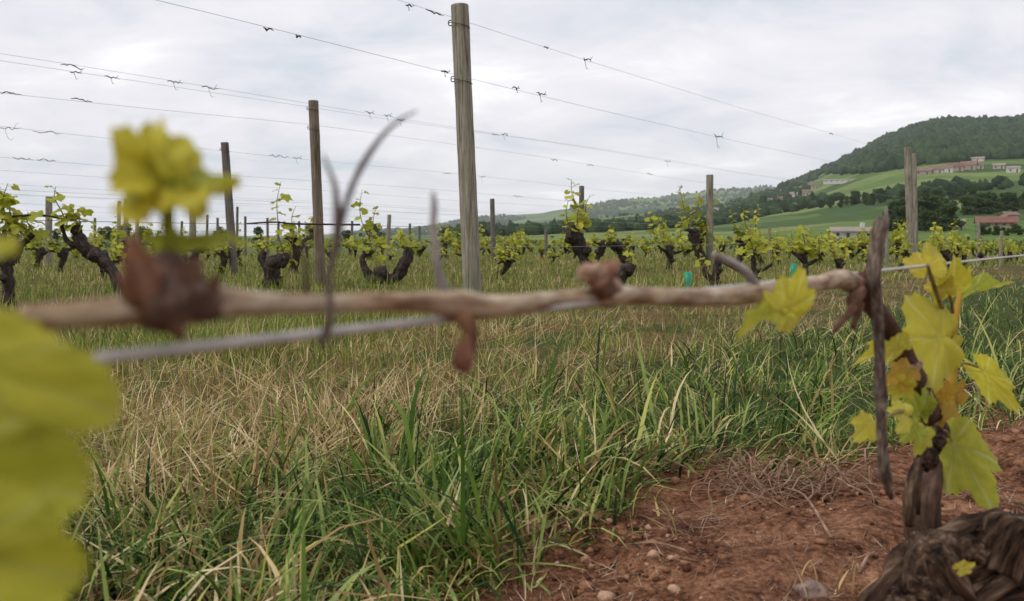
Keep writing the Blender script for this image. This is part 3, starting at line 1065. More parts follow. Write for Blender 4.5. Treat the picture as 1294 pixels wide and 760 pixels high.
bud_shoot = part_of(near_vine, 'shoot', M['leaf_green'], lambda b: limb(b, [(208, 372, 22), (212, 335, 19), (213, 300, 18), (210, 262, 15), (205, 225, 9)], sides=9, amp=.05))
tag(bud_shoot, 'short young shoot with a tuft of yellow leaves on the bare cane')
FACE = Vector((0, -1, .35))
for i, (b0, t0, w, mt, fx) in enumerate([((196, 226), (148, 172), .85, 'leaf_bud', (-.5, -1, .2)), ((196, 214), (200, 150), .75, 'leaf_bud', (0, -1, .1)), ((206, 232), (240, 178), .8, 'leaf_bud', (.4, -1, .4)),
                                         ((226, 240), (288, 222), .42, 'leaf_bud', (.3, -1, 1)), ((204, 240), (164, 214), .8, 'leaf_bud', (0, -1, .6)), ((208, 246), (226, 210), 1.0, 'leaf_bud', (0, -1, .2)),
                                         ((228, 304), (318, 292), .26, 'leaf_green', (0, -.5, 1)), ((204, 300), (166, 290), .3, 'leaf_green', (-.2, -.6, 1)), ((206, 256), (186, 232), .8, 'leaf_bud', (0, -1, .6)), ((190, 200), (172, 160), .9, 'leaf_gold', (-.3, -1, .7)), ((216, 206), (222, 166), .8, 'leaf_bud', (.6, -1, .3)), ((236, 226), (256, 200), .9, 'leaf_green', (.3, -1, .8)), ((180, 236), (160, 250), .8, 'leaf_green', (-.3, -1, .2))]):
    t0 = (208 + (t0[0] - 208) * 1.22, 244 + (t0[1] - 244) * 1.12) if i < 6 else t0
    part_of(bud_shoot, 'leaf', M[mt], lambda b: leaf_at(b, Q(*b0, -.003 * (i % 3)), Q(*t0, .004 * ((i % 3) - 1)), fx, w, 20 + i, 50, 4, cup=.35, wave=.10, young=.6))

# large leaves at the cane's end, close to the lens
end_shoot = part_of(near_vine, 'shoot', M['shoot'], lambda b: tube(b, [Q(30, 402), P(-60, 470, .128), P(-90, 560, .12), P(-110, 690, .118)], [.0014, .0014, .0012, .001], 8, 6))
for i, (b0, t0, w, k, fx) in enumerate([((-30, 462), (134, 512), .50, .126, (-.2, -1, .5)), ((-90, 600), (96, 622), .62, .121, (-.3, -1, .4)), ((-60, 700), (88, 728), .75, .117, (.3, -1, .3)), ((-22, 318), (24, 304), .5, .132, (0, -1, .8))]):
    part_of(end_shoot, 'leaf', M['leaf_olive'], lambda b: leaf_at(b, P(*b0, k), P(*t0, k + .002), fx, w, 40 + i, 70, 6, cup=.22, wave=.07, rnd=1.0))

# dead tendrils and stubs on the cane
part_of(cane_o, 'tendril', M['tendril'], lambda b: (limb(b, [(404, 438, 9, -.012), (413, 420, 12, -.012), (417, 395, 10, -.011), (416, 350, 8, -.006), (424, 312, 11, -.002), (427, 285, 13), (424, 240, 7), (416, 215, 5), (408, 196, 3)], sides=8, amp=.15, seed=3),
                                                     limb(b, [(425, 318, 9), (434, 272, 7), (444, 238, 8), (463, 200, 8), (485, 170, 6), (505, 152, 4), (527, 140, 2)], sides=8, amp=.15, seed=4)))
part_of(cane_o, 'tendril', M['grey_twig'], lambda b: limb(b, [(566, 378, 20), (557, 355, 13), (551, 320, 10), (548, 285, 9), (549, 262, 8), (547, 243, 5)], sides=8, amp=.14, seed=14))
part_of(cane_o, 'tendril', M['tendril'], lambda b: (limb(b, [(388, 370, 8), (387, 345, 7), (384, 318, 5), (386, 300, 4)], sides=7, amp=.1, seed=24)))
# buds
def f(b):
    limb(b, [(584, 394, 26, -.004), (589, 408, 22, -.005), (594, 424, 15, -.005), (588, 440, 24, -.005), (585, 456, 32, -.005), (592, 466, 16, -.005)], sides=10, amp=.35, freq=4, seed=5, flat=.7)
bud = part_of(cane_o, 'bud', M['scale_red'], f)
part_of(cane_o, 'bud', M['scale'], lambda b: limb(b, [(598, 405, 10, -.006), (600, 430, 12, -.007), (594, 456, 12, -.007)], sides=8, amp=.3, seed=9, flat=.6))
def f(b):
    blob(b, Q(748, 345), .0036, .4, 1, 3, (1.45, 1, .95), 2.6)
part_of(cane_o, 'bud', M['bud_pale'], f)
part_of(cane_o, 'bud', M['scale_red'], lambda b: limb(b, [(752, 362, 20, -.002), (766, 346, 26, -.002), (776, 336, 14, -.002), (781, 330, 4, -.002)], sides=9, amp=.4, freq=5, seed=4))
def f(b):
    limb(b, [(766, 372, 28), (762, 360, 30), (766, 348, 20)], sides=9, amp=.3, seed=3); limb(b, [(778, 366, 16), (780, 358, 14)], sides=8, amp=.3, seed=6)
part_of(cane_o, 'bud', M['scale'], f)
part_of(cane_o, 'bud', M['scale_pale'], lambda b: limb(b, [(782, 366, 12, -.003), (776, 357, 14, -.003), (768, 352, 8, -.003)], sides=8, amp=.3, seed=16))
# arched spur near the arm, and the dry bits hanging from the bend
part_of(cane_o, 'spur', M['grey_twig'], lambda b: limb(b, [(902, 322, 8, .03), (914, 327, 10, .028), (928, 334, 11, .02), (944, 346, 12, .012), (955, 362, 13, .008)], sides=9, amp=.15, seed=2))
def f(b):
    limb(b, [(1086, 368, 22, -.012), (1080, 378, 24, -.012), (1078, 392, 12, -.012)], sides=9, amp=.35, seed=1, flat=.7)
    limb(b, [(1082, 380, 12, -.012), (1072, 398, 9, -.014), (1058, 412, 9, -.014), (1055, 420, 5, -.014)], sides=8, amp=.3, seed=5)
    limb(b, [(1088, 384, 11, -.01), (1082, 402, 9, -.01), (1078, 414, 8, -.01)], sides=8, amp=.3, seed=7)
part_of(cane_o, 'bud', M['scale'], f)
def f(b):
    blob(b, Q(1094, 352, -.002), .0062, .5, 3, 3, (1, .8, 1), 2); blob(b, Q(1084, 366, -.005), .006, .5, 8, 3, (1, .8, 1), 2)
part_of(cane_o, 'knot', M['scale'], f)

# dead twig standing up through the wire
def f(b):
    limb(b, [(1113, 276, 12), (1111, 290, 17), (1107, 320, 18), (1104, 350, 18), (1108, 385, 14), (1111, 430, 13), (1112, 470, 14), (1113, 497, 17), (1113, 515, 14), (1115, 560, 13), (1117, 590, 15), (1121, 612, 12), (1126, 630, 6)], k=-.035, sides=12, per=7, amp=.16, freq=4, seed=3)
    limb(b, [(1116, 296, 8), (1120, 280, 8), (1121, 270, 3)], k=-.033, sides=7, amp=.2, seed=6)
dead = part_of(near_vine, 'dead_twig', M['twig'], f)

# leafy shoots on the arm
sh1 = part_of(near_vine, 'shoot', M['leaf_orange'], lambda b: limb(b, [(1184, 540, 14, .03), (1196, 510, 14, .02), (1203, 470, 13, .015), (1203, 430, 11, .01), (1208, 395, 9, .01), (1213, 372, 6, .01)], sides=9, amp=.08, seed=4))
sh2 = part_of(near_vine, 'shoot', M['shoot'], lambda b: limb(b, [(1202, 430, 7, .01), (1192, 395, 6, .005), (1180, 360, 6, 0), (1172, 335, 4, .0)], sides=8, amp=.05, seed=4))
sh3 = part_of(near_vine, 'shoot', M['shoot'], lambda b: limb(b, [(1170, 545, 9, .03), (1152, 530, 8, .02), (1138, 520, 6, .02), (1100, 538, 4, .01)], sides=8, amp=.05, seed=4))


def lf(parent, b0, t0, w, mt, face, seed, k0=0.0, k1=0.0, **kw):
    b0 = (b0[0] + .2 * (t0[0] - b0[0]), b0[1] + .2 * (t0[1] - b0[1]))
    part_of(parent, 'leaf', M[mt], lambda b: leaf_at(b, P(*b0, D0(b0[0]) + k0), P(*t0, D0(b0[0]) + k1), face, w, seed, 56, 5, **kw))


def stalk(parent, a, c, w=4, k0=0, k1=0):
    mid = ((a[0] + c[0]) / 2, (a[1] + c[1]) / 2 - 3)
    part_of(parent, 'leaf_stalk', M['shoot'], lambda b: limb(b, [(*a, w, k0), (*mid, w * .9, (k0 + k1) / 2), (*c, w * .8, k1)], sides=7, amp=0))


# top right yellow leaf and its small brown-tipped neighbours
lf(sh1, (1200, 374), (1212, 330), 1.0, 'leaf_yellow', (.2, -1, .2), 61, 0, -.02, cup=.3)
lf(sh1, (1196, 372), (1178, 344), .9, 'leaf_gold', (-.4, -1, .3), 62, .01, .02, cup=.3)
stalk(sh1, (1204, 395), (1200, 374), 5, .01, 0)
lf(sh2, (1172, 346), (1158, 316), .9, 'leaf_gold', (-.2, -1, .3), 63, .03, .05)
lf(sh2, (1176, 338), (1188, 312), .7, 'leaf_gold', (.3, -1, .4), 64, .03, .05)
lf(sh1, (1214, 374), (1280, 352), .28, 'leaf_green', (0, -.35, 1), 65, 0, .02, fold=.5)
# big yellow leaf in front of the arm with an orange lower half
lf(sh1, (1199, 424), (1136, 436), 1.15, 'leaf_gold', (.1, -1, .25), 66, .0, -.02, cup=.22, wave=.08)
lf(sh1, (1200, 428), (1166, 478), .8, 'leaf_gold', (.2, -1, .1), 67, .01, .012, cup=.3)
lf(sh2, (1148, 438), (1080, 456), .3, 'leaf_yellow', (0, -.45, 1), 68, -.01, -.03, fold=.6)
lf(sh3, (1152, 466), (1120, 482), .7, 'leaf_orange', (-.1, -1, .4), 69, .0, -.01)
lf(sh3, (1146, 480), (1128, 510), .7, 'leaf_gold', (-.1, -1, .4), 79, .0, .01)
# orange young leaves
lf(sh1, (1197, 512), (1222, 482), .8, 'leaf_orange', (.4, -1, .4), 70, .0, .0, cup=.4)
lf(sh1, (1194, 508), (1182, 490), .9, 'leaf_orange', (-.4, -1, .3), 71, .01, .0, cup=.4)
lf(sh1, (1200, 500), (1200, 528), .7, 'leaf_orange', (.2, -1, .4), 72, .0, -.02, cup=.4)
# small yellow-green ones low on the arm
lf(sh3, (1164, 530), (1150, 496), 1.0, 'leaf_green', (-.2, -1, .5), 73, .01, .0, cup=.3)
lf(sh3, (1150, 528), (1126, 520), .95, 'leaf_yellow', (-.2, -1, .5), 74, .01, .0, cup=.3)
lf(sh3, (1102, 530), (1084, 556), .8, 'leaf_gold', (-.2, -1, .3), 75, .0, -.01, cup=.3)
lf(sh3, (1160, 536), (1142, 556), .9, 'leaf_green', (.0, -1, .5), 76, .0, -.01, cup=.3)
lf(sh3, (1176, 524), (1174, 500), .9, 'leaf_green', (.2, -1, .5), 80, -.01, -.02, cup=.3)
lf(sh3, (1168, 540), (1162, 572), .8, 'leaf_olive', (.1, -1, .5), 81, -.01, -.02, cup=.3)
# the two hanging leaves on the outer side
stalk(sh1, (1202, 460), (1236, 464), 4, .015, 0)
lf(sh1, (1232, 458), (1290, 522), .42, 'leaf_yellow', (-.5, -1, .5), 77, 0, -.02, cup=.15, fold=.3)
stalk(sh1, (1190, 545), (1200, 552), 5, .02, 0)
lf(sh1, (1190, 540), (1262, 646), .60, 'leaf_green', (-.1, -1, .35), 78, 0, -.03, cup=.16, wave=.05)
# yellow leaf pair half way along the cane
sh4 = part_of(near_vine, 'shoot', M['shoot'], lambda b: limb(b, [(1000, 372, 10, -.006), (992, 384, 8, -.016), (985, 394, 6, -.02)], sides=8, amp=.05))
lf(sh4, (990, 402), (1020, 340), .68, 'leaf_yellow', (.2, -1, .3), 91, -.02, -.02, cup=.2, young=.3)
lf(sh4, (988, 394), (962, 370), .9, 'leaf_yellow', (-.3, -1, .2), 92, -.02, -.02, cup=.3, young=.3)
lf(sh4, (990, 400), (1000, 422), 1.1, 'leaf_yellow', (.1, -1, .2), 93, -.022, -.024, cup=.3, young=.3)
lf(sh4, (982, 398), (936, 412), .35, 'leaf_olive', (0, -.4, 1), 94, -.02, -.05, fold=.4)

# ------------------------------------------------------------------ wires
def wire(n, s0, s1, zf, r, mt, label, group=None, ph=0.0):
    b = MB()
    k = int((s1 - s0) / .7) + 2
    pts = []
    for i in range(k + 1):
        s = s0 + (s1 - s0) * i / k
        z = CAMZ + (zf(s) if callable(zf) else zf) + .012 * math.sin(s * .75 + ph)
        pts.append(ns(n + .006 * math.sin(s * 1.9 + ph), s, z))
    tube(b, pts, [r] * len(pts), 6, 2, 0)
    o = b.build('trellis_wire', mt, None, tuple(pts[0]))
    tag(o, label, 'wire', group)
    return o


nw = wire(N0, -2.5, 14, lambda s: -.025 - .012 * math.sin(s * .75) + .0012 * math.sin(s * 9), .0012, M['wire_near'], 'bare steel wire the near cane is tied along')
WA = [lambda s: 1.19 - .005 * s, lambda s: .90 - .010 * s]
wire(3.10, -3, 46, WA[0], .001, M['wire'], 'topmost wire on the tall round post in the middle')
wire(3.04, -3, 46, WA[1], .001, M['wire'], 'second wire down on the tall round post in the middle', None, 1)
wire(3.10, 3.4, 46, lambda s: -.025 - .006 * s, .001, M['wire'], 'low wire near the base of the tall round post in the middle', None, 2)
WB = [lambda s: 1.25 - .006 * max(0, s - 4), lambda s: 1.175 + .008 * s - .006 * max(0, s - 4) * 2, lambda s: .95 + .024 * s - .04 * max(0, s - 4.6)]
wire(6.34, -2, 50, WB[0], .0012, M['wire'], 'topmost wire of the second row, fixed to the brown post')
wire(6.26, -2, 50, WB[1], .0012, M['wire'], 'wire just under the top one of the second row', None, 1)
wire(6.34, -2, 50, WB[2], .0012, M['wire'], 'third wire down of the second row', None, 2)
wire(6.30, -2, 50, lambda s: .15 - .008 * s, .0022, M['wire_dark'], 'dark low wire carrying the vines of the second row', None, 3)
WC = [lambda s: 1.20 - .012 * s, lambda s: .88 - .01 * s, lambda s: .55 - .01 * s]
for i, (zf, lab) in enumerate(zip(WC + [lambda s: .12 - .01 * s], ['topmost wire of the third row', 'second wire of the third row', 'third wire of the third row', 'low wire carrying the vines of the third row'])):
    wire(9.7, -2, 56, zf, .0016, M['wire'], lab, None, i)
for n, rw in ((13.1, 'fourth'), (16.4, 'fifth'), (19.7, 'sixth')):
    for i, h in enumerate((1.05, .72, .05)):
        wire(n, -2, 60, lambda s, h=h: h - .011 * s - .003 * n, .0019, M['wire'], f'{("upper", "middle", "low")[i]} wire of the {rw} row of vines', None, i + n)


def curl(px, n, zf, size, kind, label, grp):
    D = rowD(px, n)
    c = P(px, 300, D)
    s = c.x * U.x + c.y * U.y
    c = ns(n, s, CAMZ + zf(s))
    b = MB()
    k = size * D / F
    pts = []
    ph = random.random() * 6
    for i in range(9):
        t = i / 8
        pts.append(c + U * (k * (t - .5) * random.uniform(1.0, 1.4)) + Vector((0, 0, k * random.uniform(-.07, .07) + .004 * math.sin(t * 9 + ph))) + N * (.006 * math.cos(t * 9 + ph)))
    tube(b, pts, [.0015, .003, .004, .003, .0045, .003, .0035, .002, .001], 6, 3, .3, 4, px)
    if kind:
        a = pts[3]
        tube(b, [a, a + Vector((0, 0, -k * .3)) + U * .01, a + Vector((0, 0, -k * .55)) + U * k * .2, a + Vector((0, 0, -k * .45)) + U * k * .4], [.0018, .0016, .0015, .0008], 5, 4)
        a = pts[6]
        tube(b, [a, a + Vector((0, 0, k * .22)) + U * .02, a + Vector((0, 0, k * .3)) + U * k * .25], [.0018, .0015, .0008], 5, 4)
    o = b.build('dry_tendril', M['tendril'], None, tuple(c))
    tag(o, label, 'tendril', grp)


for rw, n, wlab, items in [(3.10, 3.10, 0, [(520, 10, 1), (552, 24, 0), (740, 18, 1), (1045, 10, 0), (1112, 14, 0), (690, 8, 0)]),
                           (3.04, 3.04, 1, [(345, 12, 0), (382, 7, 0), (564, 12, 1), (652, 10, 1), (683, 16, 1), (905, 22, 1)]),
                           (6.34, 6.34, 2, [(103, 26, 0), (228, 16, 1), (272, 20, 1), (470, 12, 1), (492, 12, 1), (638, 12, 1)]),
                           (6.26, 6.26, 3, [(105, 14, 1), (150, 14, 1), (508, 12, 1), (626, 12, 0), (842, 12, 1)]),
                           (6.34, 6.34, 4, [(22, 20, 0), (112, 22, 0), (700, 14, 0), (745, 14, 0), (820, 12, 0)]),
                           (9.7, 9.7, 5, [(18, 24, 1), (68, 28, 0), (355, 26, 0), (378, 12, 1), (566, 12, 0), (610, 10, 1)]),
                           (9.7, 9.7, 6, [(35, 20, 0), (64, 20, 0), (655, 16, 0), (760, 14, 0), (720, 20, 0)])]:
    zf = [WA[0], WA[1], WB[0], WB[1], WB[2], WC[0], WC[1]][wlab]
    lab = ['dry tendril clinging to the topmost wire of the tall post', 'dry tendril clinging to the second wire of the tall post', 'dry tendril on the topmost wire of the second row', 'dry tendril on the wire just under the top one of the second row',
           'dry tendril on the third wire of the second row', 'dry tendril on the topmost wire of the third row', 'dry tendril on the second wire of the third row'][wlab]
    for px, sz, kd in items:
        curl(px, n, zf, sz, kd, lab, lab.replace('dry tendril', 'dry tendrils'))


# ------------------------------------------------------------------ posts
def post(px0, py0, px1, D, wpx, mt, label, group=None, staples=(), sides=22):
    top = P(px0, py0, D)
    q = P(px1, 380, D)
    base = Vector((q.x, q.y, ground_z(q.x, q.y) - .06))
    d = top - base
    L = d.length
    r = wpx * .5 * D / F
    sd_ = random.random() * 9
    b = MB()
    pts = [base, base + d * .25, base + d * .5, base + d * .75, base + d * (1 - r * .35 / L), base + d * (1 - r * .1 / L), top]
    tube(b, pts, [r * 1.05, r * 1.03, r * 1.0, r * .985, r * .97, r * .9, r * .72], sides, 7, .055, 2.2, sd_)
    o = b.build('vineyard_post', M[mt], None, tuple(base))
    tag(o, label, 'post', group)
    for h in staples:
        c = base + d * h
        w = MB()
        a = c + Vector((-r * 1.05, -r * .15, 0))
        tube(w, [a + Vector((.006, 0, .014)), a + Vector((-.009, 0, .013)), a + Vector((-.013, 0, 0)), a + Vector((-.009, 0, -.013)), a + Vector((.006, 0, -.014))], [.0028] * 5, 6, 3)
        tube(w, [a + Vector((-.008, -.0, .0)), a + Vector((-.002, -.03, -.004)), a + Vector((.03, -r * .85, -.01)), a + Vector((r * 1.0, -r * 1.02, -.016)), a + Vector((r * 1.8, -r * .7, -.022)), a + Vector((r * 2.1, r * .1, -.026))], [.0022] * 6, 6, 5)
        w.build('staple', M['staple'], o, tuple(base))
    return o


post(581, 11, 599, 4.5, 22.5, 'post', 'tall thick grey-green wooden post, the largest one, wires stapled to it', None, (.955, .785), 28)
post(396, 130, 406, 7.6, 12.5, 'post_brown', 'brown wooden post of the second row, tallest after the thick grey one', None, (.97, .87))
post(284, 182, 297, 10.6, 10, 'post_dark', 'dark grey leaning post beside the yellow bud shoot', None, (.96,))
post(897, 222, 896, 13.9, 9, 'post', 'greenish post standing alone against the fields of the hill')
post(735, 236, 734, 17.2, 6.5, 'post_dark', 'dark thin post between two bushy vines before the far ridge')
post(622, 252, 624, 20.0, 6, 'post_dark', 'short dark post just beside the tall thick one')
post(1147, 188, 1151, 11.6, 9, 'post', 'pale tall post standing before the wooded hill')
post(1155, 196, 1157, 12.3, 5.5, 'post', 'darker slimmer post touching the pale tall one')
post(244, 252, 244, 14.5, 8, 'post', 'short post close behind the dark leaning one')
post(151, 255, 151, 21, 4.5, 'post', 'thin post of a far pair against the sky')
post(160, 252, 160, 22, 5.5, 'post_dark', 'thicker dark post of a far pair against the sky')
post(174, 253, 174, 24, 4.5, 'post', 'thin far post right behind the yellow bud leaves')
post(214, 255, 214, 24, 4.5, 'post_brown', 'far post showing through the gap below the bud leaves')
post(62, 249, 63, 17, 8, 'post', 'far post behind the leafy slanting vine')
post(1120, 261, 1119, 15.5, 4.5, 'post', 'pale stake behind the dead twig')
post(1236, 280, 1236, 17, 4.5, 'post', 'pale stake before the red roofed house')
post(1266, 292, 1262, 15, 4, 'post', 'short pale leaning stake nearest the picture edge')
post(1192, 302, 1192, 18, 4.5, 'post_dark', 'short dark stake among the vines under the small white house')
post(972, 288, 972, 22, 4, 'post', 'short pale stake in the green field')
post(492, 272, 489, 14, 5, 'post', 'thin stake beside the vine with the knotted double trunk')
post(690, 290, 690, 30, 4, 'post_dark', 'small grey stake before the far ridge')
fp = [(262, 272), (275, 276), (300, 262), (310, 274), (338, 276), (352, 280), (378, 280), (445, 280), (470, 284), (518, 283), (530, 286), (120, 276), (98, 280), (28, 276), (230, 280), (290, 280)]
for i, (x, y) in enumerate(fp):
    post(x, y, x + random.uniform(-1, 2), 30 + 9 * random.random(), 3.2, 'post_dark', 'tiny far stake on the skyline of the vineyard', 'far stakes on the vineyard skyline', (), 10)


# ------------------------------------------------------------------ vines of the rows
LEAFM = [None] * 5
for i in range(5):
    b = MB()
    vs, fs, bk = leaf_geo(22, 2, 300 + i, cup=.35, wave=.10, fold=.25)
    b.add(vs, fs, bk)
    LEAFM[i] = b.mesh('vine_leaf', M['leaf_vine'])


def leaf_frames(pts, count, size, rs, skip=.15):
    """(location, rotation, scale) of leaves along a shoot"""
    res = []
    n = len(pts)
    for k in range(count):
        t = skip + (1 - skip) * (k + .5) / count
        q = t * (n - 1)
        i = min(n - 2, int(q))
        p = Vector(pts[i]).lerp(Vector(pts[i + 1]), q - i)
        a = k * 2.4 + rs.uniform(-.5, .5)
        outd = Vector((math.cos(a), math.sin(a), rs.uniform(-.15, .55))).normalized()
        p2 = p + outd * size * rs.uniform(.35, .8)
        s = size * rs.uniform(.65, 1.15) * (1.0 if t < .85 else .55)
        y = (outd + Vector((0, 0, rs.uniform(-.9, .2)))).normalized()
        z = Vector((rs.uniform(-.5, .5), rs.uniform(-.8, .2), rs.uniform(.2, 1))).normalized()
        z = (z - y * z.dot(y)).normalized()
        x = y.cross(z)
        res.append((p, p2, Matrix((x, y, z)).transposed(), s))
    return res


def shoot_pts(base, d, L, rs):
    d = Vector(d).normalized()
    side = d.orthogonal().normalized()
    return [Vector(base) + d * (L * t) + side * (L * .10 * math.sin(t * 5 + rs.random() * 2)) + Vector((0, 0, L * .10 * t * t)) for t in (0, .25, .5, .75, 1)]


def add_shoot(root, base, d, L, nleaf, size, rs, detail, org):
    pts = shoot_pts(base, d, L, rs)
    b = MB()
    tube(b, pts, [.0055, .005, .0045, .0035, .002], 6, 3)
    fr = leaf_frames(pts, nleaf, size, rs)
    for (p, p2, R, s) in fr:
        tube(b, [p, p2], [.0016, .0013], 4, 1)
    sh = kid(root, b.build('shoot', M['shoot'], root, org))
    if detail == 2:
        for (p, p2, R, s) in fr:
            o = bpy.data.objects.new('leaf', rs.choice(LEAFM))
            COL.objects.link(o)
            o.parent = sh
            o.matrix_local = Matrix.Translation(p2 - Vector(org)) @ R.to_4x4() @ Matrix.Scale(s, 4)
            kid(sh, o)
    else:
        b = MB()
        for (p, p2, R, s) in fr:
            vs, fs, bk = leaf_geo(12, 1, rs.randint(0, 999), cup=.3, wave=.1)
            b.add([p2 + R @ (v * s) for v in vs], fs, bk)
        kid(sh, b.build('foliage', M['leaf_vine'], sh, org))
    return sh


def stump(b, pts, rad, rs, knots=3, sides=12):
    tube(b, pts, rad, sides, 7, .38, 5.0, rs.random() * 20)
    for k in range(knots):
        i = rs.randint(max(1, len(pts) - 3), len(pts) - 1)
        c = Vector(pts[i]) + Vector((rs.uniform(-1, 1), rs.uniform(-1, 1), rs.uniform(-.5, .8))) * rad[i]
        blob(b, c, rad[i] * rs.uniform(.6, 1.1), .6, rs.random() * 30, 2, freq=2.4)


def proto_vine(seed, detail, H=.5, nsh=4, leaves=9, lsize=.07, armL=.28):
    """a vine with its base at the origin"""
    rs = random.Random(seed)
    root = empty('grapevine', (0, 0, 0))
    r = rs.uniform(.034, .055)
    lean = Vector((rs.uniform(-.16, .16), rs.uniform(-.12, .12), 0))
    pts = [Vector((0, 0, -.06)), Vector((0, 0, .08)) + lean * .15, Vector((rs.uniform(-.03, .03), 0, H * .45)) + lean * .5, Vector((0, 0, H * .8)) + lean, Vector((0, 0, H)) + lean * 1.1]
    b = MB()
    stump(b, pts, [r * 1.3, r, r * .9, r * 1.25, r * .9], rs, 4 if detail else 2, 12 if detail else 8)
    head = pts[3]
    arms = []
    for sgn in (-1, 1):
        e = head + U * (sgn * armL * rs.uniform(.5, 1)) + Vector((0, 0, rs.uniform(.0, .12)))
        m_ = head.lerp(e, .5) + Vector((0, 0, rs.uniform(-.02, .05)))
        if detail == 0:
            tube(b, [head, m_, e], [r * .7, r * .5, r * .35], 6, 4, .3, 4, rs.random() * 9)
        arms.append((head, m_, e))
    kid(root, b.build('trunk', M['far_bark'], root, (0, 0, 0)))
    if detail:
        for a in arms:
            b = MB(); tube(b, a, [r * .7, r * .5, r * .35], 8, 5, .3, 4, rs.random() * 9)
            kid(root, b.build('arm', M['far_bark'], root, (0, 0, 0)))
    if detail:
        for k in range(nsh):
            a = arms[k % 2]
            base = a[1].lerp(a[2], rs.random())
            if rs.random() < .3:
                base = pts[rs.choice((1, 2, 2, 3))] + Vector((rs.uniform(-.05, .05), rs.uniform(-.05, .05), 0))
            Ls = rs.choice((.10, .14, .2, .28, .42))
            add_shoot(root, base, (rs.uniform(-.35, .35), rs.uniform(-.35, .35), 1), Ls, int(3 + Ls * 24), lsize * rs.uniform(.75, 1.1), rs, detail, (0, 0, 0))
    else:
        b = MB()
        for k in range(nsh):
            a = arms[k % 2]
            bs = a[1].lerp(a[2], rs.random()) if rs.random() < .65 else pts[rs.choice((1, 2, 2, 3))]
            pp = shoot_pts(bs, (rs.uniform(-.35, .35), rs.uniform(-.35, .35), 1), rs.choice((.1, .16, .22, .3, .42)), rs)
            tube(b, pp, [.006, .005, .005, .004, .003], 4, 1)
            for (p, p2, R, s) in leaf_frames(pp, leaves, lsize * 1.15, rs, .0):
                vs, fs, bk = leaf_geo(8, 1, rs.randint(0, 999), cup=.3, wave=.1)
                b.add([p2 + R @ (v * s) for v in vs], fs, bk)
        kid(root, b.build('foliage', M['leaf_vine'], root, (0, 0, 0)))
    return root


def vine_px(px, n, label, trunk_pts, rad, arms, shoots, seed, cane=None):
    """a vine drawn from its pixels on row n: lists of (px, py[, depth offset])"""
    rs = random.Random(seed)
    D = rowD(px, n)
    q = P(px, 380, D)
    base = Vector((q.x, q.y, ground_z(q.x, q.y)))
    root = empty('grapevine', base, label, 'grapevine')
    org = tuple(base)
    W = lambda t: P(t[0], t[1], D + (t[2] if len(t) > 2 else 0))
    b = MB()
    pts = [base - Vector((0, 0, .05))] + [W(t) for t in trunk_pts]
    rad = [q * 1.3 for q in rad]
    stump(b, pts, rad, rs, 5, 18)
    kid(root, b.build('trunk', M['far_bark'], root, org))
    for (ap, ar) in arms:
        b = MB(); tube(b, [W(t) for t in ap], [q * 1.35 for q in ar], 12, 7, .45, 6, rs.random() * 9)
        kid(root, b.build('arm', M['far_bark'], root, org))
    if cane:
        b = MB(); tube(b, [W(t) for t in cane], [.009, .008, .006][:len(cane)] if len(cane) <= 3 else [.008] * len(cane), 7, 6, .15, 3)
        kid(root, b.build('cane', M['far_bark'], root, org))
    for (bp, tp_, nl, ls) in shoots:
        a, c = W(bp), W(tp_)
        add_shoot(root, a, c - a, (c - a).length / 1.1, nl, ls, rs, 2, org)
    return root


vine_px(152, 6.3, 'slanting dark vine with leafy shoots and a bare cane along the low wire', [(150, 360), (138, 338), (122, 322), (105, 312), (98, 298)], [.034, .034, .030, .034, .040, .034],
        [([(96, 312), (84, 304), (80, 292), (77, 284)], [.018, .013, .010, .008]), ([(98, 300), (97, 290), (98, 284)], [.022, .016, .012])],
        [((78, 288), (70, 236), 8, .075), ((80, 292), (88, 270), 6, .085), ((98, 286), (102, 262, .1), 6, .085), ((84, 290), (104, 282), 4, .07)], 5, [(78, 276), (40, 272), (-10, 275)])
vine_px(10, 6.3, 'leafy vine with a forked dark trunk at the very edge of the picture', [(10, 352), (8, 330), (14, 318)], [.03, .028, .026, .03],
        [([(14, 318), (24, 312), (34, 304), (42, 296)], [.022, .018, .014, .012]), ([(10, 320), (4, 306), (6, 290)], [.022, .015, .01])],
        [((6, 296), (10, 232), 9, .085), ((12, 292), (18, 246, .1), 8, .085), ((40, 300), (34, 268), 7, .08), ((0, 300), (-6, 250), 7, .08), ((30, 304), (24, 280), 5, .075)], 8, [(16, 274), (50, 272), (72, 275)])
vine_px(345, 6.3, 'stout bushy-headed vine stump with one leafy shoot above it', [(344, 356), (344, 342), (346, 332)], [.046, .045, .056, .052],
        [([(336, 336), (331, 326), (334, 318)], [.03, .026, .018]), ([(354, 336), (361, 328), (362, 320)], [.03, .026, .02])],
        [((352, 322), (357, 230), 11, .075), ((338, 318), (330, 296), 5, .06), ((362, 318), (378, 262, .1), 5, .065)], 12, [(312, 283), (345, 281), (372, 283), (432, 284)])
vine_px(474, 6.3, 'wide vine with a knotted double trunk and a tall thin leafy shoot', [(474, 358), (474, 350)], [.06, .058, .058],
        [([(470, 354), (462, 342), (458, 328), (462, 320)], [.045, .03, .022, .018]), ([(484, 356), (498, 352), (508, 340), (514, 326), (517, 314)], [.05, .045, .044, .04, .026])],
        [((464, 320), (459, 240), 9, .075), ((470, 318), (478, 262, .1), 7, .075), ((512, 316), (506, 290), 8, .075), ((486, 340), (486, 300), 8, .07), ((458, 322), (446, 296), 6, .065)], 17, [(430, 284), (455, 284)])
vine_px(786, 3.08, 'squat dark vine knot in tall grass before the yellow-green row', [(785, 372), (784, 352), (788, 342), (795, 334)], [.026, .026, .03, .034, .016],
        [([(784, 350), (776, 344), (774, 338)], [.02, .018, .01])], [((796, 332), (800, 318), 3, .05)], 19)
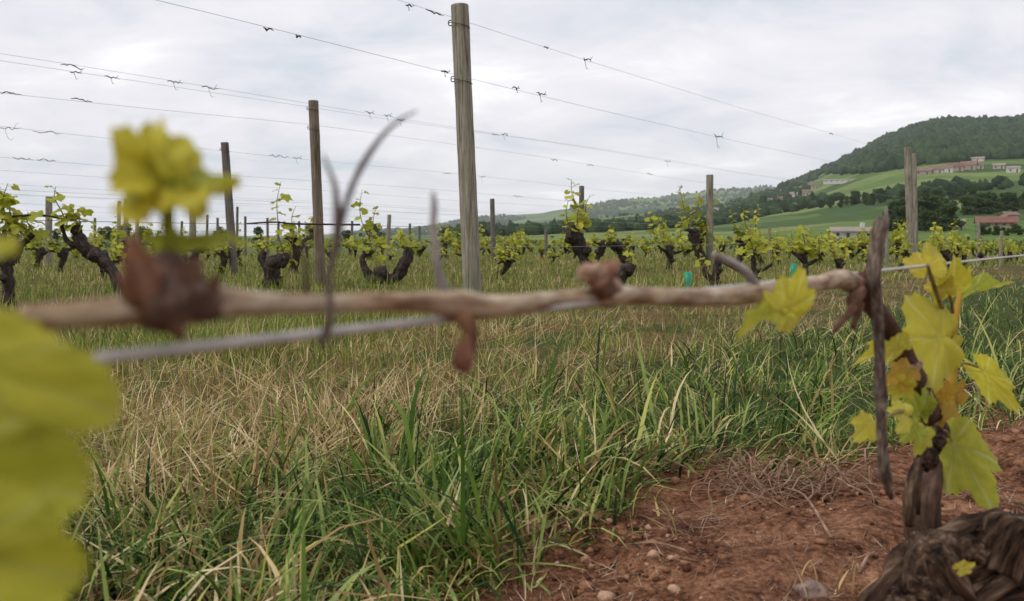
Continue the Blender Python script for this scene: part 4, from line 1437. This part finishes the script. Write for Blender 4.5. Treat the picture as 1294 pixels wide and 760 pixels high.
vine_px(902, 3.08, 'dark upright vine trunk beside the green plastic sleeve', [(902, 360), (905, 342), (908, 328)], [.028, .026, .024, .024],
        [([(902, 356), (893, 348), (889, 338)], [.02, .018, .012])], [((908, 330), (905, 300), 4, .05), ((890, 340), (884, 322), 4, .05)], 23, [(910, 330), (936, 344), (962, 352)])
vine_px(957, 3.08, 'slim vine carrying two upright yellow-green shoots', [(956, 360), (953, 340), (952, 322)], [.02, .02, .018, .016],
        [([(953, 345), (966, 340), (976, 334)], [.016, .012, .01])], [((952, 326), (948, 282), 9, .075), ((958, 330), (962, 296, .1), 8, .07), ((974, 334), (986, 300), 8, .07), ((950, 334), (938, 312), 6, .06)], 29)
vine_px(1020, 3.08, 'dark-stemmed vine with a dense crown of yellow-green leaves', [(1018, 356), (1018, 336), (1016, 322)], [.022, .022, .02, .018],
        [([(1018, 335), (1030, 330), (1040, 320)], [.017, .014, .01]), ([(1017, 332), (1008, 324), (1000, 318)], [.017, .013, .01])],
        [((1016, 326), (1016, 284), 10, .085), ((1006, 324), (1000, 292), 9, .08), ((1034, 326), (1036, 296), 9, .085), ((1018, 330), (1024, 306, .1), 7, .08)], 31)

PROTO_M = [proto_vine(50 + i, 1, random.uniform(.24, .44), 7, 11, .062) for i in range(6)]
PROTO_F = [proto_vine(80 + i, 0, random.uniform(.24, .44), 6, 9, .075) for i in range(6)]
used = set()
NV = 0


def place_vine(n, s, label, group, sc=1.0):
    global NV
    p = ns(n, s)
    D = p.y
    if D < 1: return
    px = 647 + p.x / D * F
    if px < -50 or px > 1350 or D > 46 or random.random() < .12: return
    pool = PROTO_M if D < 19 else PROTO_F
    pr = random.choice(pool)
    if pr.name not in used:
        used.add(pr.name); o = pr
    else:
        o = copy_tree(pr)
    o.location = gpt(p.x, p.y, -.02)
    o.rotation_euler = (0, 0, random.choice((0, PI)) + random.uniform(-.25, .25))
    k = sc * random.choice((.8, .95, 1.05, 1.15, 1.4))
    o.scale = (k, k, k)
    tag(o, label, 'grapevine', group)
    NV += 1


s = 9.6
while s < 46:
    place_vine(3.08 + random.uniform(-.08, .08), s, 'small vine farther along the row of the tall thick post', 'vines along the row of the tall thick post', .74); s += random.uniform(.95, 1.3)
s = 7.2
while s < 48:
    place_vine(6.3 + random.uniform(-.08, .08), s, 'yellow-green vine farther along the row of the brown post', 'vines along the row of the brown post', 1.15 if 8 < s < 13 else .95); s += random.uniform(.9, 1.25)
for n, rw, sp in ((9.7, 'third', 1.2), (13.1, 'fourth', 1.2), (16.4, 'fifth', 1.25), (19.7, 'sixth', 1.3), (23.0, 'seventh', 1.35), (26.3, 'eighth', 1.4)):
    s = -2.0
    while s < 60:
        place_vine(n + random.uniform(-.12, .12), s, f'small vine in the crowded {rw} row counted from the near cane', f'vines of the {rw} row', .88)
        s += sp * random.uniform(.8, 1.25)
for pr in PROTO_M + PROTO_F:
    if pr.name not in used:
        for ch in list(pr.children_recursive): bpy.data.objects.remove(ch)
        bpy.data.objects.remove(pr)


# vines beyond, too many to count
def far_vines():
    V, FF = [], []
    g = np.random.default_rng(5)
    m = 26000
    n_ = g.choice(np.arange(-46, 90), m) * 3.3 + 3.08 + g.normal(0, .22, m)
    s_ = g.uniform(20, 190, m)
    x = n_ * N.x + s_ * U.x; y = n_ * N.y + s_ * U.y
    ok = (y > 45) & (y < 135) & (np.abs(x / y) < .85)
    x, y = x[ok], y[ok]
    k = len(x)
    z = np.array([ground_z(a, b) for a, b in zip(x, y)]) + np.clip(g.normal(.52, .16, k), .1, 1.0)
    for i in range(4):
        a = g.uniform(0, 6.28, k); t = g.uniform(-1.2, 1.2, k); s = g.uniform(.07, .16, k)
        c = np.stack([x + g.normal(0, .2, k), y + g.normal(0, .2, k), z + g.normal(0, .1, k)], 1)
        ux = np.stack([np.cos(a), np.sin(a), np.zeros(k)], 1) * s[:, None]
        uz = np.stack([-np.sin(a) * np.sin(t), np.cos(a) * np.sin(t), np.cos(t)], 1) * s[:, None]
        q = np.stack([c - ux - uz, c + ux - uz * .6, c + ux * .7 + uz, c - ux * .8 + uz * .8], 1).reshape(-1, 3)
        FF.append(np.arange(len(q)).reshape(-1, 4) + sum(len(v) for v in V)); V.append(q)
    V = np.concatenate(V); FF = np.concatenate(FF)
    me = bpy.data.meshes.new('distant_vine_foliage')
    me.from_pydata(V.tolist(), [], FF.tolist())
    m_, nt = mat('distant_vine_leaf')
    gg = nd(nt, 'ShaderNodeNewGeometry')
    r_ = ramp(nt, [(.0, (.05, .05, .025)), (.3, (.12, .15, .03)), (.7, (.21, .25, .045)), (1, (.28, .29, .07))])
    nt.links.new(gg.outputs['Random Per Island'], r_.inputs[0])
    b = principled(nt, .7, .2); nt.links.new(r_.outputs[0], b.inputs['Base Color']); out(nt, b.outputs[0])
    me.materials.append(m_)
    o = bpy.data.objects.new('distant_vine_foliage', me); COL.objects.link(o)
    tag(o, 'far rows of vines merging into one green band', kind='stuff')


far_vines()


# ------------------------------------------------------------------ green plastic vine sleeves
def sleeve(px, py0, py1, n, w, label):
    D = rowD(px, n)
    c = P(px, py1, D)
    c.z = ground_z(c.x, c.y)
    top = P(px, py0, D).z - c.z
    r = w * .5 * D / F
    b = MB()
    k = 10
    prof = [(r, -.01), (r * 1.02, top * .5), (r * 1.06, top), (r * .9, top), (r * .88, .0)]
    vs = []
    for (rr, z) in prof:
        for i in range(k):
            a = 2 * PI * i / k
            q = 1 + .1 * math.sin(2 * a + 1)
            vs.append(c + Vector((rr * q * math.cos(a), rr * math.sin(a) / q, z + .01 * math.sin(a * 2))))
    fs = [(j * k + i, j * k + (i + 1) % k, (j + 1) * k + (i + 1) % k, (j + 1) * k + i) for j in range(len(prof) - 1) for i in range(k)]
    b.add(vs, fs)
    o = b.build('vine_sleeve', M['tube_green'], None, tuple(c))
    tag(o, label, 'plant guard')


sleeve(869, 345, 372, 3.0, 9, 'green plastic sleeve round a young vine in the tall grass')
sleeve(1002, 334, 360, 3.0, 7, 'small green plastic sleeve under the dense yellow-green vine')
sleeve(1078, 346, 366, 3.0, 9, 'green plastic sleeve peeping out beside the tied cane joint')


# ------------------------------------------------------------------ things on the soil
def tangle(name, label, cat, cx, cy, D, spanx, spany, count, mt, seed, r=.0012, hgt=.03):
    rs = random.Random(seed)
    c = P(cx, cy, D)
    c.z = ground_z(c.x, c.y)
    b = MB()
    for k in range(count):
        x0 = c.x + rs.gauss(0, spanx * .4); y0 = c.y + rs.gauss(0, spany * .4)
        a = rs.gauss(.5, .8) + (PI if rs.random() < .5 else 0)
        L = rs.uniform(.04, .15)
        pts = []
        bend = rs.gauss(0, 1.2)
        h = rs.random() * hgt
        for t in (0, .33, .66, 1):
            aa = a + bend * t
            x = x0 + math.cos(aa) * L * t; y = y0 + math.sin(aa) * L * t
            pts.append(Vector((x, y, ground_z(x, y) + .003 + h * math.sin(PI * min(1, t + .15)) * (1 - .3 * t))))
        q = r * rs.uniform(.5, 1.4)
        tube(b, pts, [q, q, q * .8, q * .4], 5, 4, .2, 3, k)
    o = b.build(name, mt, None, tuple(c))
    tag(o, label, cat)


M['root'] = bark_mat('dry_root', [(.25, (.11, .06, .035)), (.5, (.26, .165, .105)), (.78, (.48, .36, .26))], 200, bump=.3, dist=.0005)
tangle('root_clump', 'tangle of thin dry reddish roots lying on the bare soil by the grass', 'root clump', 985, 655, 1.36, .16, .13, 150, M['root'], 3, .0011, .06)
tangle('brushwood', 'mat of dead pale twigs on the soil behind the hanging leaf', 'dead twigs', 1255, 525, 2.15, .34, .24, 150, M['root'], 7, .002, .06)


def ground_px(px, py):
    for k in range(4000):
        D = .5 + k * .002
        p = P(px, py, D)
        if p.z <= ground_z(p.x, p.y):
            return p
    return p


def stone(px, py, r, label, seed, mt):
    p = ground_px(px, py)
    b = MB()
    blob(b, p + Vector((0, 0, r * .3)), r, .35, seed, 3, (1.1, .9, .7), 1.8)
    o = b.build('stone', mt, None, tuple(p))
    tag(o, label, 'stone')


M['stone'] = flat_mat('dusty_stone', (.24, .17, .14), .9, .15, .4, 90)
stone(1026, 752, .016, 'largest dusty pinkish stone on the red soil below the roots', 1, M['stone'])


def stick(a, c, r, label, mt, lift=.004):
    p, q = ground_px(*a), ground_px(*c)
    m_ = p.lerp(q, .5)
    b = MB()
    z = Vector((0, 0, lift))
    tube(b, [p + z, Vector((m_.x, m_.y, ground_z(m_.x, m_.y))) + z * 2.2, q + z], [r, r * .95, r * .6], 8, 6, .25, 4, a[0])
    o = b.build('dry_stick', mt, None, tuple(p))
    tag(o, label, 'stick')


stick((1086, 728), (1104, 702), .0022, 'pale short stick lying on the soil beside the old trunk', M['root'])
stick((1118, 704), (1138, 722), .0018, 'crooked thin stick beside the old trunk', M['root'])
stick((1050, 690), (990, 625), .002, 'long thin stick leaning out of the root tangle', M['root'], .012)
stick((868, 700), (790, 692), .0018, 'thin straw-coloured stick at the edge of the grass', M['root'])

b = MB()
p = P(1222, 716, .60)
leaf_at(b, P(1214, 719, .598), P(1232, 712, .596), (-.1, -1, .6), .7, 99, 30, 3)
tag(b.build('fallen_leaf', M['leaf_gold'], None, tuple(p)), 'tiny yellow fallen leaf on the dark old trunk', 'leaf')


# ------------------------------------------------------------------ houses on the hill
def box(b, x0, x1, y0, y1, z0, z1):
    v = [(x0, y0, z0), (x1, y0, z0), (x1, y1, z0), (x0, y1, z0), (x0, y0, z1), (x1, y0, z1), (x1, y1, z1), (x0, y1, z1)]
    b.add(v, [(3, 2, 1, 0), (4, 5, 6, 7), (0, 1, 5, 4), (1, 2, 6, 5), (2, 3, 7, 6), (3, 0, 4, 7)])


def hmat(c):
    k = 'plain_%d_%d_%d' % tuple(int(v * 100) for v in c)
    if k not in M: M[k] = flat_mat('house_' + k, c, .85, .2, .18, .6)
    return M[k]


WINM = flat_mat('dark_window', (.03, .035, .04), .2, .5, .2, 1)


def house(px, py, w, hw, hr, wall, roof, label, rz=0.0, dep=.7, nwin=3, chimney=False):
    p = hill_px(px, py)
    k = math.hypot(p.x, p.y) / F
    W, Hh, Hr = w * k, hw * k, hr * k
    Dp = max(W * dep * .6, 5)
    root = empty('house', p, label, 'house', None, -math.atan2(p.x, p.y) + rz)
    b = MB(); box(b, -W / 2, W / 2, 0, Dp, -3, Hh)
    b.add([(-W / 2, 0, Hh), (-W / 2, Dp, Hh), (-W / 2, Dp / 2, Hh + Hr * .95)], [(0, 2, 1)])
    b.add([(W / 2, 0, Hh), (W / 2, Dp, Hh), (W / 2, Dp / 2, Hh + Hr * .95)], [(0, 1, 2)])
    b.build('wall', hmat(wall), root, (0, 0, 0), False)
    b = MB(); e, t = .06 * W * .5 + .3, .25
    for s0, s1 in ((-.5, Dp / 2), (Dp + .5, Dp / 2)):
        v = [(-W / 2 - e, s0, Hh - .15), (W / 2 + e, s0, Hh - .15), (W / 2 + e, s1, Hh + Hr), (-W / 2 - e, s1, Hh + Hr)]
        v += [(a, c, z + t) for a, c, z in v]
        b.add(v, [(3, 2, 1, 0), (4, 5, 6, 7), (0, 1, 5, 4), (1, 2, 6, 5), (2, 3, 7, 6), (3, 0, 4, 7)])
    rf = b.build('roof', hmat(roof), root, (0, 0, 0), False)
    if chimney:
        b = MB(); box(b, W * .2, W * .2 + .9, Dp * .4, Dp * .4 + .9, Hh, Hh + Hr + 1.2); b.build('chimney', hmat(wall), rf, (0, 0, 0), False)
    for i in range(nwin):
        x = -W / 2 + W * (i + .5) / nwin
        b = MB(); ww = min(1.0, W / nwin * .25)
        box(b, x - ww * .6, x + ww * .6, -.12, .1, Hh * .3 if i != 1 else .05, Hh * .75)
        b.build('window' if i != 1 else 'door', WINM, root, (0, 0, 0), False)
    return root


WHT, CRM, PNK = (.52, .50, .46), (.40, .35, .29), (.33, .26, .21)
TIL, TIR, TIG = (.20, .135, .105), (.19, .095, .075), (.28, .235, .20)
house(1078, 301, 44, 7.5, 4, WHT, TIG, 'long white farmhouse standing in the near green field', .12, .6, 4, True)
house(1212, 291, 9, 8, 3, WHT, TIG, 'small white square house among dark trees', 0, 1, 2)
house(1259, 287, 36, 4.5, 6, PNK, TIR, 'long farmhouse with a bright red tiled roof among trees', .08, .8, 5, True)
house(1280, 281, 12, 7, 3, CRM, TIL, 'cream house end-on beside the red roofed farmhouse', .5, 1, 2)
house(1072, 230, 54, 2.6, 1.0, WHT, TIG, 'very long low white building at the foot of the wood', -.05, .25, 9)
for (px, py, w, hw, hr, wl, rf, lb) in [
        (1166, 222, 17, 4.5, 3.5, PNK, TIL, 'pinkish village house at the near end of the terrace by the pale post'),
        (1183, 220, 14, 4.5, 4, CRM, TIL, 'cream village house second along the hillside terrace'),
        (1196, 219, 11, 5, 3.5, WHT, TIL, 'white-fronted village house midway along the terrace'),
        (1208, 217, 15, 5, 4, PNK, TIR, 'red-roofed village house of the hillside terrace'),
        (1223, 215, 15, 5, 4.5, PNK, TIL, 'village house with the widest tiled roof on the terrace'),
        (1236, 214, 10, 4.5, 3.5, CRM, TIL, 'last small house at the far end of the terrace'),
        (1228, 204, 22, 2.6, 2, WHT, TIG, 'long pale building alone in the wood above the village'),
        (1262, 214, 11, 4, 2, CRM, TIG, 'grey-roofed house beyond the terrace end'),
        (1281, 219, 12, 5, 2, WHT, TIG, 'white house beside the wood at the picture edge'),
        (1279, 190, 11, 4, 2.5, WHT, TIG, 'highest house, white, up in the wood'),
        (1290, 178, 8, 4, 2, CRM, TIG, 'small cream house highest at the picture edge'),
        (972, 257, 8, 4, 2, WHT, TIL, 'white cottage by the dark hedge above the big green field'),
        (986, 254, 6, 3, 2, CRM, TIL, 'cream cottage uphill of the white cottage'),
        (1003, 249, 9, 3.5, 2, WHT, TIG, 'white house on the hill shoulder, left side'.replace(', left side', ' among small trees')),
        (1018, 248, 8, 5, 2.5, PNK, TIL, 'tall pinkish house on the hill shoulder'),
        (957, 252, 6, 3, 2, CRM, TIG, 'tiny pale house lowest on the hill shoulder'),
        (1030, 239, 8, 3, 2, CRM, TIL, 'cream house just below the wooded slope'),
        (905, 268, 6, 3, 2, WHT, TIG, 'tiny white house next to the greenish lone post'),
        (850, 270, 6, 2.5, 1.5, CRM, TIL, 'tiny cream house before the far ridge'),
        (874, 267, 5, 2.5, 1.5, WHT, TIG, 'tiny white house before the far ridge')]:
    house(px, py, w, hw, hr, wl, rf, lb, random.uniform(-.25, .25), .8, 2)


# ------------------------------------------------------------------ trees
def tree_mat(name, stops):
    m, nt = mat(name)
    g = nd(nt, 'ShaderNodeNewGeometry'); oi = nd(nt, 'ShaderNodeObjectInfo')
    v = math_n(nt, 'ADD', math_n(nt, 'MULTIPLY', g.outputs['Random Per Island'], .6), math_n(nt, 'MULTIPLY', oi.outputs['Random'], .4))
    r = ramp(nt, stops); nt.links.new(v, r.inputs[0])
    b = principled(nt, .75, .2); nt.links.new(r.outputs[0], b.inputs['Base Color'])
    t = nd(nt, 'ShaderNodeBsdfTranslucent'); nt.links.new(r.outputs[0], t.inputs['Color'])
    ms = nd(nt, 'ShaderNodeMixShader'); ms.inputs[0].default_value = .25
    nt.links.new(b.outputs[0], ms.inputs[1]); nt.links.new(t.outputs[0], ms.inputs[2]); out(nt, ms.outputs[0])
    return m


M['tree'] = tree_mat('tree_leaves', [(.0, (.030, .055, .018)), (.5, (.055, .09, .028)), (1, (.10, .135, .04))])
M['tree_bark'] = bark_mat('tree_bark', [(.25, (.04, .03, .022)), (.5, (.09, .07, .055)), (.78, (.16, .13, .11))], 6, bump=.3, dist=.05)


def tree_proto(seed):
    g = np.random.default_rng(seed); rs = random.Random(seed)
    H = 9.0
    root = empty('broadleaf_tree', (0, 0, 0))
    b = MB()
    tube(b, [(0, 0, -.5), (.1, 0, H * .2), (rs.uniform(-.3, .3), .1, H * .45), (rs.uniform(-.4, .4), 0, H * .75)], [.28, .22, .16, .06], 8, 4, .15, 3, seed)
    for k in range(4):
        a = rs.uniform(0, 6.28)
        tube(b, [(0, 0, H * (.25 + .08 * k)), (math.cos(a) * 1.0, math.sin(a) * 1.0, H * (.42 + .08 * k)), (math.cos(a) * 1.9, math.sin(a) * 1.9, H * (.52 + .08 * k))], [.11, .07, .03], 6, 3)
    kid(root, b.build('trunk', M['tree_bark'], root, (0, 0, 0)))
    lobes = [(rs.uniform(-1.9, 1.9), rs.uniform(-1.9, 1.9), H * rs.uniform(.14, .86), rs.uniform(1.1, 2.0)) for _ in range(14)] + [(0, 0, H * .9, 1.3)]
    V = []
    for (x, y, z, r) in lobes:
        k = int(90 * r)
        d = g.normal(0, 1, (k, 3)); d /= np.linalg.norm(d, axis=1)[:, None]
        c = np.array([x, y, z]) + d * r * g.uniform(.45, 1.1, k)[:, None] * np.array([1, 1, .8])
        s = g.uniform(.16, .36, k)[:, None]
        u = g.normal(0, 1, (k, 3)); u /= np.linalg.norm(u, axis=1)[:, None]
        w_ = np.cross(u, d + g.normal(0, .4, (k, 3))); w_ /= np.linalg.norm(w_, axis=1)[:, None] + 1e-9
        V.append(np.stack([c - u * s - w_ * s * .5, c + u * s * .6 - w_ * s, c + u * s + w_ * s * .6, c - u * s * .5 + w_ * s], 1).reshape(-1, 3))
    V = np.concatenate(V)
    b = MB(); b.add(V.tolist(), np.arange(len(V)).reshape(-1, 4).tolist())
    kid(root, b.build('crown', M['tree'], root, (0, 0, 0), False))
    return root


TP = [tree_proto(200 + i) for i in range(5)]
tused = set()


def tree(p, h, label, group):
    pr = random.choice(TP)
    if pr.name in tused: o = copy_tree(pr)
    else: tused.add(pr.name); o = pr
    o.location = p
    k = h / 9.5
    wv = random.uniform(.85, 1.35)
    o.scale = (k * wv, k * wv, k)
    o.rotation_euler = (0, 0, random.uniform(0, 6.28))
    tag(o, label, 'tree', group)


def wood(px0, px1, pya, pyb, count, h0, h1, label, group):
    for k in range(count):
        t = (k + random.random()) / count
        px = px0 + (px1 - px0) * t
        py = pya + (pyb - pya) * t + random.uniform(-2, 2)
        tree(hill_px(px, py), random.uniform(h0, h1), label, group)


wood(1122, 1206, 291, 292, 16, 4, 7.5, 'dark tree in the clump behind the pale tall post', 'clump of trees behind the pale tall post')
wood(1128, 1200, 280, 278, 14, 6, 9, 'dark tree at the back of the clump behind the pale tall post', 'back of the clump behind the pale tall post')
wood(1218, 1300, 272, 266, 14, 6, 9, 'dark tree in the wood behind the red roofed farmhouse', 'wood behind the red roofed farmhouse')
wood(1236, 1310, 299, 297, 10, 1.4, 2.6, 'low dark tree in front of the red roofed farmhouse', 'low trees in front of the red roofed farmhouse')
wood(1166, 1232, 257, 252, 7, 7, 9, 'small round tree of the orchard row up the slope', 'orchard row up the slope')
wood(900, 1000, 272, 262, 16, 8, 12, 'tree of the long hedge above the big green field', 'long hedge above the big green field')
wood(930, 1010, 262, 250, 12, 8, 12, 'tree on the hill shoulder among the cottages', 'trees among the cottages')
wood(1010, 1118, 264, 258, 14, 7, 11, 'tree of the hedge climbing towards the village', 'hedge climbing towards the village')
wood(800, 900, 281, 276, 14, 5, 8, 'tree of the dark hedge beyond the vines before the far ridge', 'dark hedge before the far ridge')
wood(640, 800, 288, 285, 16, 4, 6.5, 'tree of the low hedge along the foot of the far ridge', 'low hedge at the foot of the far ridge')
for (x, y) in ((930, 296), (1112, 296)):
    tree(hill_px(x, y), 3.4, 'small lone tree standing in the big green field' if x < 1000 else 'small lone tree beside the white farmhouse', None)
for k in range(15):
    D = random.uniform(130, 230)
    q = P(random.uniform(-20, 560), 300, D)
    tree(Vector((q.x, q.y, ground_z(q.x, q.y))), random.uniform(2.5, 4.6), 'distant bushy tree on the flat skyline behind the vines', 'distant trees on the flat skyline')


# the wood on the hilltop: too many trees to count
def forest(name, label, fz, n, pxr, rr, accept, size, seed):
    g = np.random.default_rng(seed)
    bm = bmesh.new(); bmesh.ops.create_icosphere(bm, subdivisions=2, radius=1)
    bv = np.array([v.co[:] for v in bm.verts]); bf = np.array([[v.index for v in f.verts] for f in bm.faces]); bm.free()
    V, FF, c = [], [], 0
    pr = g.uniform(*pxr, n); r = rr[0] * (rr[1] / rr[0]) ** g.random(n)
    for px, rad in zip(pr, r):
        a = math.atan((px - 647) / F)
        x, y = rad * math.sin(a), rad * math.cos(a)
        z = fz(x, y)
        py = 300 - F * (z - CAMZ) / y
        if (1030 < px < 1126 and 221 < py < 240) or not accept(px, py, x, y, g): continue
        s = g.uniform(*size)
        k = s * (1 + .28 * g.normal(0, 1, len(bv)))[:, None]
        V.append(bv * k * np.array([1, 1, g.uniform(.9, 1.5)]) + np.array([x, y, z + s * .5]))
        FF.append(bf + c * len(bv)); c += 1
    V = np.concatenate(V); FF = np.concatenate(FF)
    me = bpy.data.meshes.new(name)
    me.vertices.add(len(V)); me.vertices.foreach_set('co', V.astype(np.float32).ravel())
    me.loops.add(FF.size); me.loops.foreach_set('vertex_index', FF.astype(np.int32).ravel())
    me.polygons.add(len(FF)); me.polygons.foreach_set('loop_start', (np.arange(len(FF)) * 3).astype(np.int32)); me.polygons.foreach_set('loop_total', np.full(len(FF), 3, np.int32))
    me.update(calc_edges=True)
    me.materials.append(M['forest'])
    o = bpy.data.objects.new(name, me); COL.objects.link(o)
    tag(o, label, kind='stuff')


M['forest'] = tree_mat('forest_leaves', [(.0, (.012, .031, .012)), (.5, (.032, .064, .022)), (1, (.085, .13, .04))])
WLX = [900, 985, 1010, 1040, 1075, 1112, 1160, 1240, 1300, 1500, 1800]
WLY = [240, 238, 236, 222, 221, 218, 210, 203, 203, 212, 220]
forest('hill_forest', 'dense green wood covering the hilltop', hill_z, 17000, (930, 1560), (850, 2560),
       lambda px, py, x, y, g: py < np.interp(px, WLX, WLY) + 5 * noise.noise(Vector((x / 60, y / 60, 0))) and py < np.interp(px, WLX, WLY) or (px < 1020 and g.random() < .10 and noise.noise(Vector((x / 130, y / 130, 7))) > .08), (4.5, 8.5), 1)
forest('shoulder_woodland', 'scattered woods and hedges on the lower slopes', hill_z, 9000, (560, 1500), (520, 2450),
       lambda px, py, x, y, g: not (px > 1000 and 212 < py < 252 and abs(py - (262 - (px - 1020) * .10)) > 2.2) and not (py > 284 and math.hypot(x, y) < 520) and (noise.noise(Vector((x / 150, y / 75, 5))) > .20 + (.0 if py > 236 else .9) or (px > 1000 and 212 < py < 252 and g.random() < .8)) or (830 < px < 1000 and py < 300 - interp(S_NEAR, px) + 8), (2.6, 5.0), 2)
forest('far_woodland', 'woods on the hazy far ridge', far_z, 12000, (440, 1120), (2800, 6300),
       lambda px, py, x, y, g: noise.noise(Vector((x / 420, y / 420, 5))) > -.02, (5, 10), 3)
